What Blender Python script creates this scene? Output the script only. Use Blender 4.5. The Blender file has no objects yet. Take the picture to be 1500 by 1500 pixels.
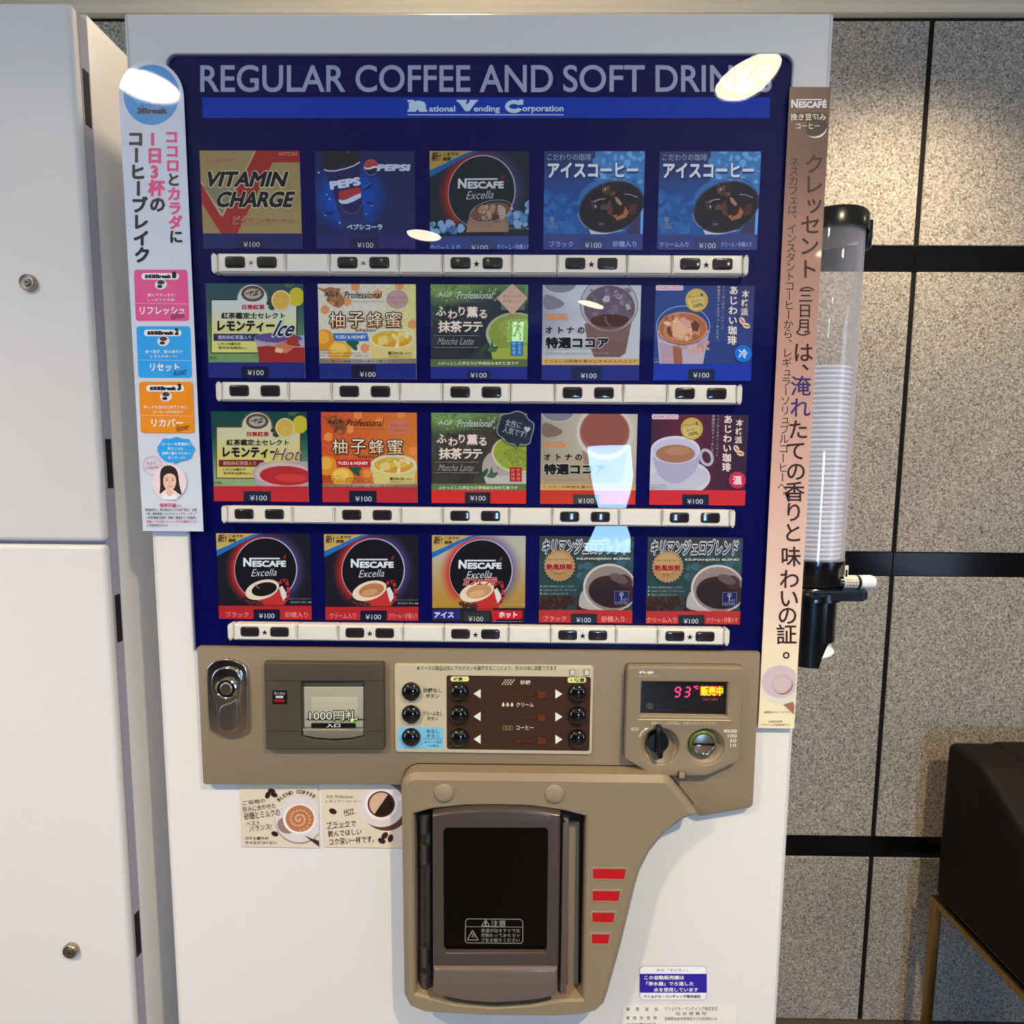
import bpy, bmesh, math, random
from mathutils import Vector, Matrix
from mathutils.geometry import tessellate_polygon
random.seed(7)
S = bpy.context.scene
C = S.collection

# ---------------------------------------------------------------- camera
FPX, CX, CY = 850.0, 750.0, 750.0
CAMD = 0.66
PITCH, YAW, ROLL = math.radians(5.63684), math.radians(-0.61956), math.radians(0.4267)
_F = Vector((math.sin(YAW)*math.cos(PITCH), math.cos(YAW)*math.cos(PITCH), -math.sin(PITCH)))
_R0 = Vector((math.cos(YAW), -math.sin(YAW), 0)); _U0 = _R0.cross(_F)
_R = _R0*math.cos(ROLL) + _U0*math.sin(ROLL); _U = -_R0*math.sin(ROLL) + _U0*math.cos(ROLL)
EZ = 0.0
def W(px, py, Y=0.0):
    """point of the vertical plane at depth Y seen at a pixel of the 1500 frame -> (x, z)"""
    d = _F*FPX + _R*(px-CX) + _U*(CY-py)
    t = (Y+CAMD)/d.y
    return (d.x*t, EZ+d.z*t)
TOPZ = 1.95
EZ = TOPZ - W(700, 17)[1]
cam = bpy.data.objects.new('camera', bpy.data.cameras.new('camera'))
C.objects.link(cam)
M = Matrix((_R, _U, -_F)).transposed().to_4x4(); M.translation = Vector((0, -CAMD, EZ))
cam.matrix_world = M
cam.data.sensor_width = 36; cam.data.lens = 36*FPX/1500; cam.data.clip_start = 0.02
S.camera = cam
# ---------------------------------------------------------------- view, world
S.view_settings.view_transform = 'Standard'
S.view_settings.look = 'None'
S.view_settings.gamma = 1.0
S.view_settings.exposure = 0.0
S.view_settings.use_curve_mapping = False
w = bpy.data.worlds.new('world'); S.world = w; w.use_nodes = True
w.node_tree.nodes['Background'].inputs[0].default_value = (0.55, 0.62, 0.8, 1)
w.node_tree.nodes['Background'].inputs[1].default_value = 0.25
# ---------------------------------------------------------------- lights
WARM = (1.0, 0.80, 0.56); WARM2 = (1.0, 0.80, 0.545); COOL = (0.52, 0.68, 1.0)
CEIL = W(1400, 21, 0.75)[1]
def spot(name, loc, power, col, size, blend, radius=0.06, tilt=(0, 0)):
    l = bpy.data.lights.new(name, 'SPOT'); l.energy = power; l.color = col
    l.spot_size = math.radians(size); l.spot_blend = blend; l.shadow_soft_size = radius
    o = bpy.data.objects.new(name, l); o.location = loc; o.rotation_euler = (math.radians(tilt[0]), math.radians(tilt[1]), 0)
    C.objects.link(o); return o
def area(name, loc, rot, sx, sy, power, col):
    l = bpy.data.lights.new(name, 'AREA'); l.shape = 'RECTANGLE'; l.size = sx; l.size_y = sy
    l.energy = power; l.color = col
    o = bpy.data.objects.new(name, l); o.location = loc; o.rotation_euler = [math.radians(a) for a in rot]
    C.objects.link(o); return o
DL = [(0.61, -1.02), (-1.04, -1.06), (-0.47, -2.12), (0.50, -3.60), (1.55, -2.35)]
for (x, y) in DL:
    spot('downlight_lamp', (x, y, CEIL+0.018), 160 if y > -1.5 else 90, WARM2, 132 if y > -1.5 else 112, 0.9, 0.022)
spot('wall_wash_and_fill', (0.84, 0.37, CEIL-0.03), 33, WARM, 126, 1.0, 0.04, (12, 0))
spot('wall_wash_and_fill', (1.85, 0.22, CEIL-0.03), 34, WARM, 140, 1.0, 0.04)  # added as wide fill for the right of the wall and the chair
spot('wall_wash_and_fill', (-0.12, 0.36, CEIL-0.03), 30, WARM, 110, 0.9, 0.04)
area('cool_fill_side', (-2.9, -1.9, 1.45), (0, -90, -12), 1.7, 2.2, 42, COOL)  # added cool fill from the left, no window is built there
area('cool_fill_side', (2.9, -2.2, 1.45), (0, 90, 12), 1.7, 1.6, 32, COOL)  # matching cool fill added on the right

# ---------------------------------------------------------------- colours and materials
def lin(c):
    return tuple((v/255/12.92 if v/255 <= 0.04045 else ((v/255+0.055)/1.055)**2.4) for v in c)
def principled(name, col, rough=0.5, metal=0.0, coat=0.0, spec=0.5, emis=None, estr=0.0, alpha=1.0, trans=0.0, ior=1.45):
    m = bpy.data.materials.new(name); m.use_nodes = True
    b = m.node_tree.nodes['Principled BSDF']
    b.inputs['Base Color'].default_value = (*lin(col), 1)
    b.inputs['Roughness'].default_value = rough; b.inputs['Metallic'].default_value = metal
    b.inputs['Coat Weight'].default_value = coat; b.inputs['Coat Roughness'].default_value = 0.03
    b.inputs['Specular IOR Level'].default_value = spec; b.inputs['Alpha'].default_value = alpha
    b.inputs['Transmission Weight'].default_value = trans; b.inputs['IOR'].default_value = ior
    if emis:
        b.inputs['Emission Color'].default_value = (*lin(emis), 1); b.inputs['Emission Strength'].default_value = estr
    return m
def add_bump(m, scale, strength, dist=0.002, detail=3):
    nt = m.node_tree; b = nt.nodes['Principled BSDF']
    tc = nt.nodes.new('ShaderNodeTexCoord'); n = nt.nodes.new('ShaderNodeTexNoise'); bp = nt.nodes.new('ShaderNodeBump')
    n.inputs['Scale'].default_value = scale; n.inputs['Detail'].default_value = detail
    bp.inputs['Strength'].default_value = strength; bp.inputs['Distance'].default_value = dist
    nt.links.new(tc.outputs['Object'], n.inputs['Vector']); nt.links.new(n.outputs['Fac'], bp.inputs['Height'])
    nt.links.new(bp.outputs['Normal'], b.inputs['Normal']); return m
MW = add_bump(principled('white_steel', (228, 226, 222), 0.42, spec=0.4), 260, 0.06, 0.0006)
MCAB = add_bump(principled('cabinet_white', (226, 224, 221), 0.38, spec=0.4), 260, 0.05, 0.0006)
MNAVY = principled('navy_backing', (2, 4, 82), 0.5, spec=0.1)
MSTRIP = principled('ivory_plastic', (226, 222, 212), 0.38)
MBTN = principled('dark_button_plastic', (38, 34, 38), 0.12, coat=0.6)
MGAP = principled('dark_gap', (22, 18, 20), 0.7)
MBEIGE = add_bump(principled('beige_plastic', (141, 126, 102), 0.45, spec=0.4), 420, 0.10, 0.0006)
MBEIGE2 = add_bump(principled('beige_plastic_light', (150, 134, 109), 0.42, spec=0.4), 420, 0.10, 0.0006)
MBEZ = add_bump(principled('dark_olive_plastic', (78, 69, 56), 0.45, spec=0.4), 420, 0.10, 0.0005)
MCHROME = principled('chrome', (205, 200, 195), 0.10, 1.0)
MSATIN = principled('satin_steel', (170, 160, 145), 0.32, 1.0)
MBLK = principled('black_plastic', (8, 9, 14), 0.22, coat=0.3)
MDOME = principled('black_dome_button', (10, 9, 12), 0.10, coat=0.8)
MRED = principled('red_lens', (176, 12, 22), 0.35, emis=(190, 10, 20), estr=0.12)
MSMOKE = principled('smoked_plastic', (72, 62, 59), 0.25, coat=0.4)
MSMOKE2 = principled('smoked_plastic_pale', (104, 91, 85), 0.30, coat=0.4)
MBAY = principled('bay_interior', (26, 20, 14), 0.5)
MCREAM = add_bump(principled('cream_plaster', (246, 234, 206), 0.8), 60, 0.1, 0.002)
MWALLP = add_bump(principled('plain_plaster', (96, 89, 82), 0.85), 60, 0.1, 0.002)
MFLOOR = principled('floor_tile', (92, 82, 72), 0.4)
MBRASS = principled('brass', (176, 142, 84), 0.34, 1.0)
MLEATH = add_bump(principled('dark_brown_leather', (25, 17, 14), 0.62, spec=0.22), 9, 0.5, 0.012, 4)
MCUP = principled('white_paper', (246, 246, 248), 0.6)
MLABEL = principled('label_paper', (225, 220, 205), 0.6)
MGREEN = principled('green_translucent_ring', (88, 108, 40), 0.2, coat=0.5)
MTRAY = principled('dark_tray', (18, 24, 36), 0.3, coat=0.3)
MBLACKSTONE = principled('black_polished_stone', (13, 12, 12), 0.14, spec=0.3)
MJOINT = principled('dark_joint', (9, 7, 7), 0.8)
MLEDR = principled('led_red', (255, 30, 80), 0.4, emis=(255, 45, 105), estr=3.0)
MLEDO = principled('led_orange', (255, 120, 0), 0.4, emis=(255, 150, 15), estr=4.0)
MLEDG = principled('led_green', (90, 255, 60), 0.4, emis=(110, 255, 70), estr=3.0)
MLEDP = principled('led_dim', (120, 50, 60), 0.4, emis=(120, 50, 60), estr=0.8)
MSCREEN = principled('display_glass', (20, 20, 27), 0.06, coat=1.0)
MLAMP = principled('lamp_diffuser', (255, 240, 215), 0.5, emis=(255, 236, 200), estr=48.0)
MLAMPRIM = principled('lamp_rim', (215, 210, 200), 0.4)

def glassy(name, tint=(1, 1, 1), fmin=0.045, rough=0.0, wave=0.0, ior=1.5):
    """clear sheet: transparent with a fresnel reflection"""
    m = bpy.data.materials.new(name); m.use_nodes = True; nt = m.node_tree; nt.nodes.clear()
    o = nt.nodes.new('ShaderNodeOutputMaterial'); mx = nt.nodes.new('ShaderNodeMixShader')
    t = nt.nodes.new('ShaderNodeBsdfTransparent'); g = nt.nodes.new('ShaderNodeBsdfGlossy'); f = nt.nodes.new('ShaderNodeFresnel')
    t.inputs[0].default_value = (*tint, 1); g.inputs['Roughness'].default_value = rough; f.inputs['IOR'].default_value = ior
    ge = nt.nodes.new('ShaderNodeNewGeometry'); mi = nt.nodes.new('ShaderNodeMix'); mi.data_type = 'FLOAT'   # same fresnel from both sides of the thin sheet
    mi.inputs[2].default_value = ior; mi.inputs[3].default_value = 1/ior
    nt.links.new(ge.outputs['Backfacing'], mi.inputs[0]); nt.links.new(mi.outputs[0], f.inputs['IOR'])
    mm = nt.nodes.new('ShaderNodeMath'); mm.operation = 'MAXIMUM'; mm.inputs[1].default_value = fmin
    nt.links.new(f.outputs[0], mm.inputs[0]); nt.links.new(mm.outputs[0], mx.inputs[0])
    nt.links.new(t.outputs[0], mx.inputs[1]); nt.links.new(g.outputs[0], mx.inputs[2]); nt.links.new(mx.outputs[0], o.inputs[0])
    if wave:
        tc = nt.nodes.new('ShaderNodeTexCoord'); n = nt.nodes.new('ShaderNodeTexNoise'); b = nt.nodes.new('ShaderNodeBump')
        n.inputs['Scale'].default_value = 5.0; n.inputs['Detail'].default_value = 1.0
        b.inputs['Strength'].default_value = 1.0; b.inputs['Distance'].default_value = wave
        nt.links.new(tc.outputs['Object'], n.inputs['Vector']); nt.links.new(n.outputs['Fac'], b.inputs['Height'])
        nt.links.new(b.outputs['Normal'], g.inputs['Normal'])
    return m
MCOVER = glassy('clear_acrylic', (0.97, 0.97, 0.98), 0.028, 0.0, 0.0022, 1.40)
MTUBE = glassy('clear_tube', (0.975, 0.975, 0.985), 0.05, 0.03, 0.0)
_nt = MTUBE.node_tree; _mx = [n for n in _nt.nodes if n.type == 'MIX_SHADER'][0]; _out = [n for n in _nt.nodes if n.type == 'OUTPUT_MATERIAL'][0]
_lw = _nt.nodes.new('ShaderNodeLayerWeight'); _lw.inputs[0].default_value = 0.25; _df = _nt.nodes.new('ShaderNodeBsdfDiffuse'); _df.inputs[0].default_value = (0.86, 0.83, 0.90, 1)  # diffuse lavender at grazing edges stands in for reflected room light
_m2 = _nt.nodes.new('ShaderNodeMixShader'); _mr = _nt.nodes.new('ShaderNodeMapRange'); _mr.inputs[3].default_value = 0.04; _mr.inputs[4].default_value = 0.55
_nt.links.new(_lw.outputs['Facing'], _mr.inputs[0]); _nt.links.new(_mr.outputs[0], _m2.inputs[0]); _nt.links.new(_mx.outputs[0], _m2.inputs[1]); _nt.links.new(_df.outputs[0], _m2.inputs[2]); _nt.links.new(_m2.outputs[0], _out.inputs[0])
MSHROUD = glassy('clear_shroud', (0.80, 0.80, 0.76), 0.08, 0.05, 0.0)
MDARKGL = glassy('smoked_glass', (0.12, 0.10, 0.07), 0.022, 0.01, 0.0, 1.35)

def granite():
    m = bpy.data.materials.new('granite'); m.use_nodes = True; nt = m.node_tree; b = nt.nodes['Principled BSDF']
    tc = nt.nodes.new('ShaderNodeTexCoord')
    def ramp(stops):
        r = nt.nodes.new('ShaderNodeValToRGB'); e = r.color_ramp.elements
        while len(e) < len(stops): e.new(0.5)
        for i, (p, c) in enumerate(stops): e[i].position = p; e[i].color = (*lin(c), 1)
        return r
    v = nt.nodes.new('ShaderNodeTexVoronoi'); v.inputs['Scale'].default_value = 360
    n = nt.nodes.new('ShaderNodeTexNoise'); n.inputs['Scale'].default_value = 250; n.inputs['Detail'].default_value = 4
    n2 = nt.nodes.new('ShaderNodeTexNoise'); n2.inputs['Scale'].default_value = 2.2; n2.inputs['Detail'].default_value = 3
    sep = nt.nodes.new('ShaderNodeSeparateColor')
    for k in (v, n, n2): nt.links.new(tc.outputs['Object'], k.inputs['Vector'])
    nt.links.new(v.outputs['Color'], sep.inputs[0])
    r1 = ramp([(0.0, (70, 62, 54)), (0.12, (140, 131, 119)), (0.4, (188, 179, 165)), (0.8, (216, 207, 192)), (1.0, (240, 233, 222))])
    r2 = ramp([(0.35, (66, 58, 50)), (0.44, (172, 163, 149)), (0.56, (208, 199, 184)), (0.66, (255, 248, 234))])
    nt.links.new(sep.outputs[0], r1.inputs[0]); nt.links.new(n.outputs['Fac'], r2.inputs[0])
    mx = nt.nodes.new('ShaderNodeMix'); mx.data_type = 'RGBA'; mx.inputs['Factor'].default_value = 0.62
    nt.links.new(r1.outputs[0], mx.inputs[6]); nt.links.new(r2.outputs[0], mx.inputs[7])
    r3 = ramp([(0.3, (226, 226, 226)), (0.7, (255, 252, 246))])
    nt.links.new(n2.outputs['Fac'], r3.inputs[0])
    mu = nt.nodes.new('ShaderNodeMix'); mu.data_type = 'RGBA'; mu.blend_type = 'MULTIPLY'; mu.inputs['Factor'].default_value = 1
    nt.links.new(mx.outputs[2], mu.inputs[6]); nt.links.new(r3.outputs[0], mu.inputs[7])
    nt.links.new(mu.outputs[2], b.inputs['Base Color'])
    bp = nt.nodes.new('ShaderNodeBump'); bp.inputs['Strength'].default_value = 0.5; bp.inputs['Distance'].default_value = 0.0015
    nt.links.new(n.outputs['Fac'], bp.inputs['Height']); nt.links.new(bp.outputs['Normal'], b.inputs['Normal'])
    b.inputs['Roughness'].default_value = 0.75
    return m
MGRAN = granite()
def printmat(name, rough, coat, spec=0.4):
    m = principled(name, (255, 255, 255), rough, coat=coat, spec=spec)
    a = m.node_tree.nodes.new('ShaderNodeVertexColor'); a.layer_name = 'Col'
    m.node_tree.links.new(a.outputs['Color'], m.node_tree.nodes['Principled BSDF'].inputs['Base Color'])
    return m
MPRINT = printmat('printed_card', 0.6, 0.0, 0.2)
MPRINTG = printmat('printed_laminate', 0.35, 0.5)

# ---------------------------------------------------------------- objects and parts
def link(name, bm_or_mesh, mat, parent=None, smooth=30):
    if isinstance(bm_or_mesh, bmesh.types.BMesh):
        me = bpy.data.meshes.new(name); bmesh.ops.recalc_face_normals(bm_or_mesh, faces=bm_or_mesh.faces[:])
        bm_or_mesh.to_mesh(me); bm_or_mesh.free()
    else: me = bm_or_mesh
    if mat is not None and not me.materials: me.materials.append(mat)
    if smooth:
        me.shade_smooth(); me.set_sharp_from_angle(angle=math.radians(smooth))
    o = bpy.data.objects.new(name, me); C.objects.link(o)
    if parent is not None: o.parent = parent; o.matrix_parent_inverse = parent.matrix_world.inverted()
    return o
def thing(name, label, cat, loc=(0, 0, 0), group=None):
    o = bpy.data.objects.new(name, None); o.empty_display_size = 0.05; C.objects.link(o); o.location = loc
    o['label'] = label; o['category'] = cat
    if group: o['group'] = group
    o.matrix_world = Matrix.Translation(loc)
    return o
def tag(o, label, cat, group=None):
    o['label'] = label; o['category'] = cat
    if group: o['group'] = group
    return o
def struct(o): o['kind'] = 'structure'; return o

def box(bm, x0, x1, y0, y1, z0, z1, bev=0.0, seg=2):
    r = bmesh.ops.create_cube(bm, size=1.0); vs = r['verts']
    bmesh.ops.scale(bm, vec=(abs(x1-x0), abs(y1-y0), abs(z1-z0)), verts=vs)
    bmesh.ops.translate(bm, vec=((x0+x1)/2, (y0+y1)/2, (z0+z1)/2), verts=vs)
    if bev:
        es = list({e for v in vs for e in v.link_edges})
        bmesh.ops.bevel(bm, geom=es, offset=bev, segments=seg, affect='EDGES', profile=0.5)
def boxo(name, mat, parent, x0, x1, y0, y1, z0, z1, bev=0.0, seg=2):
    bm = bmesh.new(); box(bm, x0, x1, y0, y1, z0, z1, bev, seg); return link(name, bm, mat, parent)
def area2(p): return sum(p[i][0]*p[(i+1) % len(p)][1]-p[(i+1) % len(p)][0]*p[i][1] for i in range(len(p)))/2
def ccw(p): return list(p) if area2(p) > 0 else list(reversed(p))
def inset(p, d):
    """move every side of a ccw outline inwards by d"""
    n = len(p); out = []
    for i in range(n):
        a, b, c = p[i-1], p[i], p[(i+1) % n]
        e1 = (b[0]-a[0], b[1]-a[1]); e2 = (c[0]-b[0], c[1]-b[1])
        l1 = math.hypot(*e1) or 1e-9; l2 = math.hypot(*e2) or 1e-9
        n1 = (-e1[1]/l1, e1[0]/l1); n2 = (-e2[1]/l2, e2[0]/l2)
        k = 1+n1[0]*n2[0]+n1[1]*n2[1]; k = max(k, 0.35)
        out.append((b[0]+(n1[0]+n2[0])/k*d, b[1]+(n1[1]+n2[1])/k*d))
    return out
def plate(bm, outline, yb, yf, cham=0.0, steps=3, holes=(), hcham=0.0, back=True):
    """slab of an outline in the x-z plane, from yb (back) to yf (front, nearer the viewer) with rounded front edges and holes"""
    loops = []
    for k, (lp, c, sgn) in enumerate([(ccw(outline), cham, 1)]+[(ccw(h), hcham, -1) for h in holes]):
        rings = [(lp, yb)]
        if c > 0:
            for s in range(steps+1):
                a = s/steps*math.pi/2
                rings.append((inset(lp, sgn*c*(1-math.cos(a))), yf+c*(1-math.sin(a))))
        else: rings.append((lp, yf))
        vr = [[bm.verts.new((x, y, z)) for x, z in r] for r, y in rings]
        n = len(lp)
        for r in range(len(vr)-1):
            for i in range(n):
                bm.faces.new((vr[r][i], vr[r][(i+1) % n], vr[r+1][(i+1) % n], vr[r+1][i]))
        loops.append(vr)
    for idx in ((-1, 0) if back else (-1,)):
        polys = [[Vector((v.co.x, v.co.z, 0)) for v in l[idx]] for l in loops]
        flat = [v for l in loops for v in l[idx]]
        for t in tessellate_polygon(polys):
            try: bm.faces.new([flat[i] for i in t])
            except ValueError: pass
def plateo(name, mat, parent, outline, yb, yf, cham=0.0, steps=3, holes=(), hcham=0.0, smooth=35):
    bm = bmesh.new(); plate(bm, outline, yb, yf, cham, steps, holes, hcham); return link(name, bm, mat, parent, smooth)
def rrect(x0, z0, x1, z1, r, n=5):
    x0, x1 = min(x0, x1), max(x0, x1); z0, z1 = min(z0, z1), max(z0, z1); p = []
    for cx, cz, a0 in ((x1-r, z1-r, 0), (x0+r, z1-r, 90), (x0+r, z0+r, 180), (x1-r, z0+r, 270)):
        for i in range(n+1):
            a = math.radians(a0+90*i/n); p.append((cx+r*math.cos(a), cz+r*math.sin(a)))
    return p
def circ(cx, cz, rx, rz=None, n=32):
    rz = rz or rx; return [(cx+rx*math.cos(2*math.pi*i/n), cz+rz*math.sin(2*math.pi*i/n)) for i in range(n)]
def smoothpoly(pts, it=2):
    for _ in range(it):
        q = []
        for i in range(len(pts)):
            a, b = pts[i], pts[(i+1) % len(pts)]
            q += [(a[0]*.75+b[0]*.25, a[1]*.75+b[1]*.25), (a[0]*.25+b[0]*.75, a[1]*.25+b[1]*.75)]
        pts = q
    return pts
def lathe(bm, prof, origin, axis='Z', n=32, closed=False):
    """prof: list of (radius, height along axis)"""
    rings = []
    for r, h in prof:
        ring = []
        for i in range(n):
            a = 2*math.pi*i/n; c, s = r*math.cos(a), r*math.sin(a)
            co = {'Z': (c, s, h), 'Y': (c, h, s), 'X': (h, c, s)}[axis]
            ring.append(bm.verts.new(Vector(origin)+Vector(co)))
        rings.append(ring)
    for k in range(len(rings)-1):
        for i in range(n):
            bm.faces.new((rings[k][i], rings[k][(i+1) % n], rings[k+1][(i+1) % n], rings[k+1][i]))
    if not closed:
        for r in (rings[0], rings[-1]):
            try: bm.faces.new(r)
            except ValueError: pass
def latheo(name, mat, parent, prof, origin, axis='Z', n=32, smooth=40, closed=False):
    bm = bmesh.new(); lathe(bm, prof, origin, axis, n, closed); return link(name, bm, mat, parent, smooth)

# ---------------------------------------------------------------- flat print: polygons and lettering laid on a card
_gc = {}
def glyphs(s, bold=0.0, res=3):
    k = (s, bold, res)
    if k not in _gc and bold > 0.02:
        v0, t0 = glyphs(s, 0.0, min(res, 2) if any(ord(c) > 0x2e80 for c in s) else res); vs, ts = [], []
        for j in range(9):
            rr = bold if j < 8 else 0.0; a = math.pi*j/4; n = len(vs)
            vs += [(x+rr*math.cos(a), y+rr*math.sin(a)) for x, y in v0]; ts += [tuple(i+n for i in t) for t in t0]
        _gc[k] = (vs, ts)
    if k not in _gc:
        c = bpy.data.curves.new('lettering', 'FONT'); c.body = s; c.size = 1; c.resolution_u = res; c.offset = bold
        o = bpy.data.objects.new('lettering', c); m = o.to_mesh(); m.calc_loop_triangles()
        vs = [(v.co.x, v.co.y) for v in m.vertices]; ts = [tuple(t.vertices) for t in m.loop_triangles]
        o.to_mesh_clear(); bpy.data.objects.remove(o); bpy.data.curves.remove(c)
        _gc[k] = (vs, ts)
    return _gc[k]
class Art:
    def __init__(s, Y, ox=0, oy=0, sc=1.0, clip=None, shift=(0, 0), E=(1, 1, 1), step=2e-5):
        s.Y, s.ox, s.oy, s.sc, s.clip, s.shift, s.E, s.step = Y, ox, oy, sc, clip, shift, E, step
        s.v, s.f, s.c, s.lay = [], [], [], 0
    def frame(s, ox, oy, sc): s.ox, s.oy, s.sc = ox, oy, sc; return s
    def P(s, x, y):
        a, b = W(s.ox+x/s.sc, s.oy+y/s.sc, s.Y); return (a+s.shift[0], b+s.shift[1])
    def col(s, c):
        l = lin(c); return tuple(min(0.95, max(0.0, l[i]/s.E[i])) for i in range(3))
    def tri(s, pts, cols):
        """pts: world 2-D, cols linear"""
        if s.clip:
            poly = [(p[0], p[1], *c) for p, c in zip(pts, cols)]
            x0, z0, x1, z1 = s.clip
            for ax, lim, sg in ((0, x0, 1), (0, x1, -1), (1, z0, 1), (1, z1, -1)):
                out = []
                for i in range(len(poly)):
                    a, b = poly[i-1], poly[i]
                    da, db = (a[ax]-lim)*sg, (b[ax]-lim)*sg
                    if (da >= 0) != (db >= 0):
                        t = da/(da-db); out.append(tuple(a[k]+(b[k]-a[k])*t for k in range(5)))
                    if db >= 0: out.append(b)
                poly = out
                if len(poly) < 3: return
        else: poly = [(p[0], p[1], *c) for p, c in zip(pts, cols)]
        n = len(s.v); y = s.Y-s.lay*s.step
        for p in poly: s.v.append((p[0], y, p[1])); s.c.append(p[2:5])
        idx = list(range(n, n+len(poly)))
        if area2([(p[0], p[1]) for p in poly]) < 0: idx.reverse()
        s.f.append(idx)
    def poly(s, pts, c, h=None, world=False):
        s.lay += 1
        fn = callable(c)
        ts = tessellate_polygon([[Vector((x, y, 0)) for x, y in pts]])
        cc = None if fn else s.col(c)
        def rec(a, b, d, depth):
            if fn and depth > 0 and h and max(math.dist(a, b), math.dist(b, d), math.dist(d, a)) > h:
                e = [(math.dist(a, b), 0), (math.dist(b, d), 1), (math.dist(d, a), 2)]
                k = max(e)[1]
                if k == 0: m = ((a[0]+b[0])/2, (a[1]+b[1])/2); rec(a, m, d, depth-1); rec(m, b, d, depth-1)
                elif k == 1: m = ((b[0]+d[0])/2, (b[1]+d[1])/2); rec(a, b, m, depth-1); rec(a, m, d, depth-1)
                else: m = ((a[0]+d[0])/2, (a[1]+d[1])/2); rec(a, b, m, depth-1); rec(m, b, d, depth-1)
                return
            q = (a, b, d)
            s.tri([p if world else s.P(*p) for p in q], [s.col(c(*p)) if fn else cc for p in q])
        for t in ts: rec(pts[t[0]], pts[t[1]], pts[t[2]], 14)
        return s
    def rect(s, x0, y0, x1, y1, c, h=None): return s.poly([(x0, y0), (x1, y0), (x1, y1), (x0, y1)], c, h)
    def rr(s, x0, y0, x1, y1, r, c, skew=0):
        return s.poly([(x+skew*(y-y0)/(y1-y0), y) for x, y in rrect(x0, y0, x1, y1, r)], c)
    def ell(s, cx, cy, rx, ry, c, rot=0, n=36, h=None, a0=0, a1=360):
        ca, sa = math.cos(math.radians(rot)), math.sin(math.radians(rot)); pts = []
        full = (a1-a0) >= 360
        for i in range(n if full else n+1):
            a = math.radians(a0+(a1-a0)*i/n); u, v = rx*math.cos(a), ry*math.sin(a)
            pts.append((cx+u*ca-v*sa, cy+u*sa+v*ca))
        return s.poly(pts, c, h)
    def ring(s, cx, cy, rx, ry, w, c, rot=0, n=48, a0=0, a1=360, wfn=None, k=1):
        """ring band of width w inside the ellipse; c may be a function (angle, t) with t 0 outside .. 1 inside"""
        s.lay += 1; ca, sa = math.cos(math.radians(rot)), math.sin(math.radians(rot))
        def pt(a, t):
            ww = w*(wfn(a) if wfn else 1); r = math.radians(a)
            u, v = (rx-ww*t)*math.cos(r), (ry-ww*t)*math.sin(r); return s.P(cx+u*ca-v*sa, cy+u*sa+v*ca)
        for i in range(n):
            a, b = a0+(a1-a0)*i/n, a0+(a1-a0)*(i+1)/n
            for j in range(k):
                t0, t1 = j/k, (j+1)/k
                q = [(a, t0), (b, t0), (b, t1), (a, t1)]
                P = [pt(*z) for z in q]; K = [s.col(c(*z)) if callable(c) else s.col(c) for z in q]
                s.tri([P[0], P[1], P[2]], [K[0], K[1], K[2]]); s.tri([P[0], P[2], P[3]], [K[0], K[2], K[3]])
        return s
    def line(s, pts, wd, c, closed=False):
        s.lay += 1; cc = s.col(c); n = len(pts)
        for i in range(n if closed else n-1):
            a, b = pts[i], pts[(i+1) % n]; L = math.dist(a, b) or 1e-9
            nx, ny = -(b[1]-a[1])/L*wd/2, (b[0]-a[0])/L*wd/2; ex, ey = (b[0]-a[0])/L*wd/4, (b[1]-a[1])/L*wd/4
            q = [s.P(a[0]+nx-ex, a[1]+ny-ey), s.P(b[0]+nx+ex, b[1]+ny+ey), s.P(b[0]-nx+ex, b[1]-ny+ey), s.P(a[0]-nx-ex, a[1]-ny-ey)]
            s.tri(q[:3], [cc]*3); s.tri([q[0], q[2], q[3]], [cc]*3)
        return s
    def text(s, t, x0, y0, x1, y1, c, bold=0.0, shear=0.0, rot=0.0, res=3, out=None, ow=0.05, vgrad=None):
        """lettering fitted to a box; out: outline colour"""
        vs, ts = glyphs(t, bold, res)
        if not vs: return s
        ax, bx = min(v[0] for v in vs), max(v[0] for v in vs); ay, by = min(v[1] for v in vs), max(v[1] for v in vs)
        sw = abs(shear)*(y1-y0)
        def put(vs, ts, cc):
            s.lay += 1; ca, sa = math.cos(math.radians(rot)), math.sin(math.radians(rot)); mx, my = (x0+x1)/2, (y0+y1)/2; W2 = []; K = []
            for v in vs:
                u = (v[0]-ax)/(bx-ax or 1); q = (v[1]-ay)/(by-ay or 1)
                X = x0+u*(x1-x0-sw)+(q*sw if shear > 0 else (1-q)*sw if shear < 0 else 0); Yy = y1-q*(y1-y0)
                dx, dy = X-mx, Yy-my
                W2.append(s.P(mx+dx*ca-dy*sa, my+dx*sa+dy*ca)); K.append(s.col(cc) if not vgrad or cc is out else s.col(tuple(cc[i]*q+vgrad[i]*(1-q) for i in range(3))))
            m9 = len(ts)//9 if (bold if cc is not out else bold+ow) > 0.02 else 0; L0 = s.lay
            for j, tr in enumerate(ts):
                if m9: s.lay = L0+0.4*(j//m9)
                s.tri([W2[i] for i in tr], [K[i] for i in tr])
            s.lay = math.ceil(s.lay)
        if out is not None:
            v2, t2 = glyphs(t, bold+ow, res); put(v2, t2, out)
        put(vs, ts, c); return s
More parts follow.
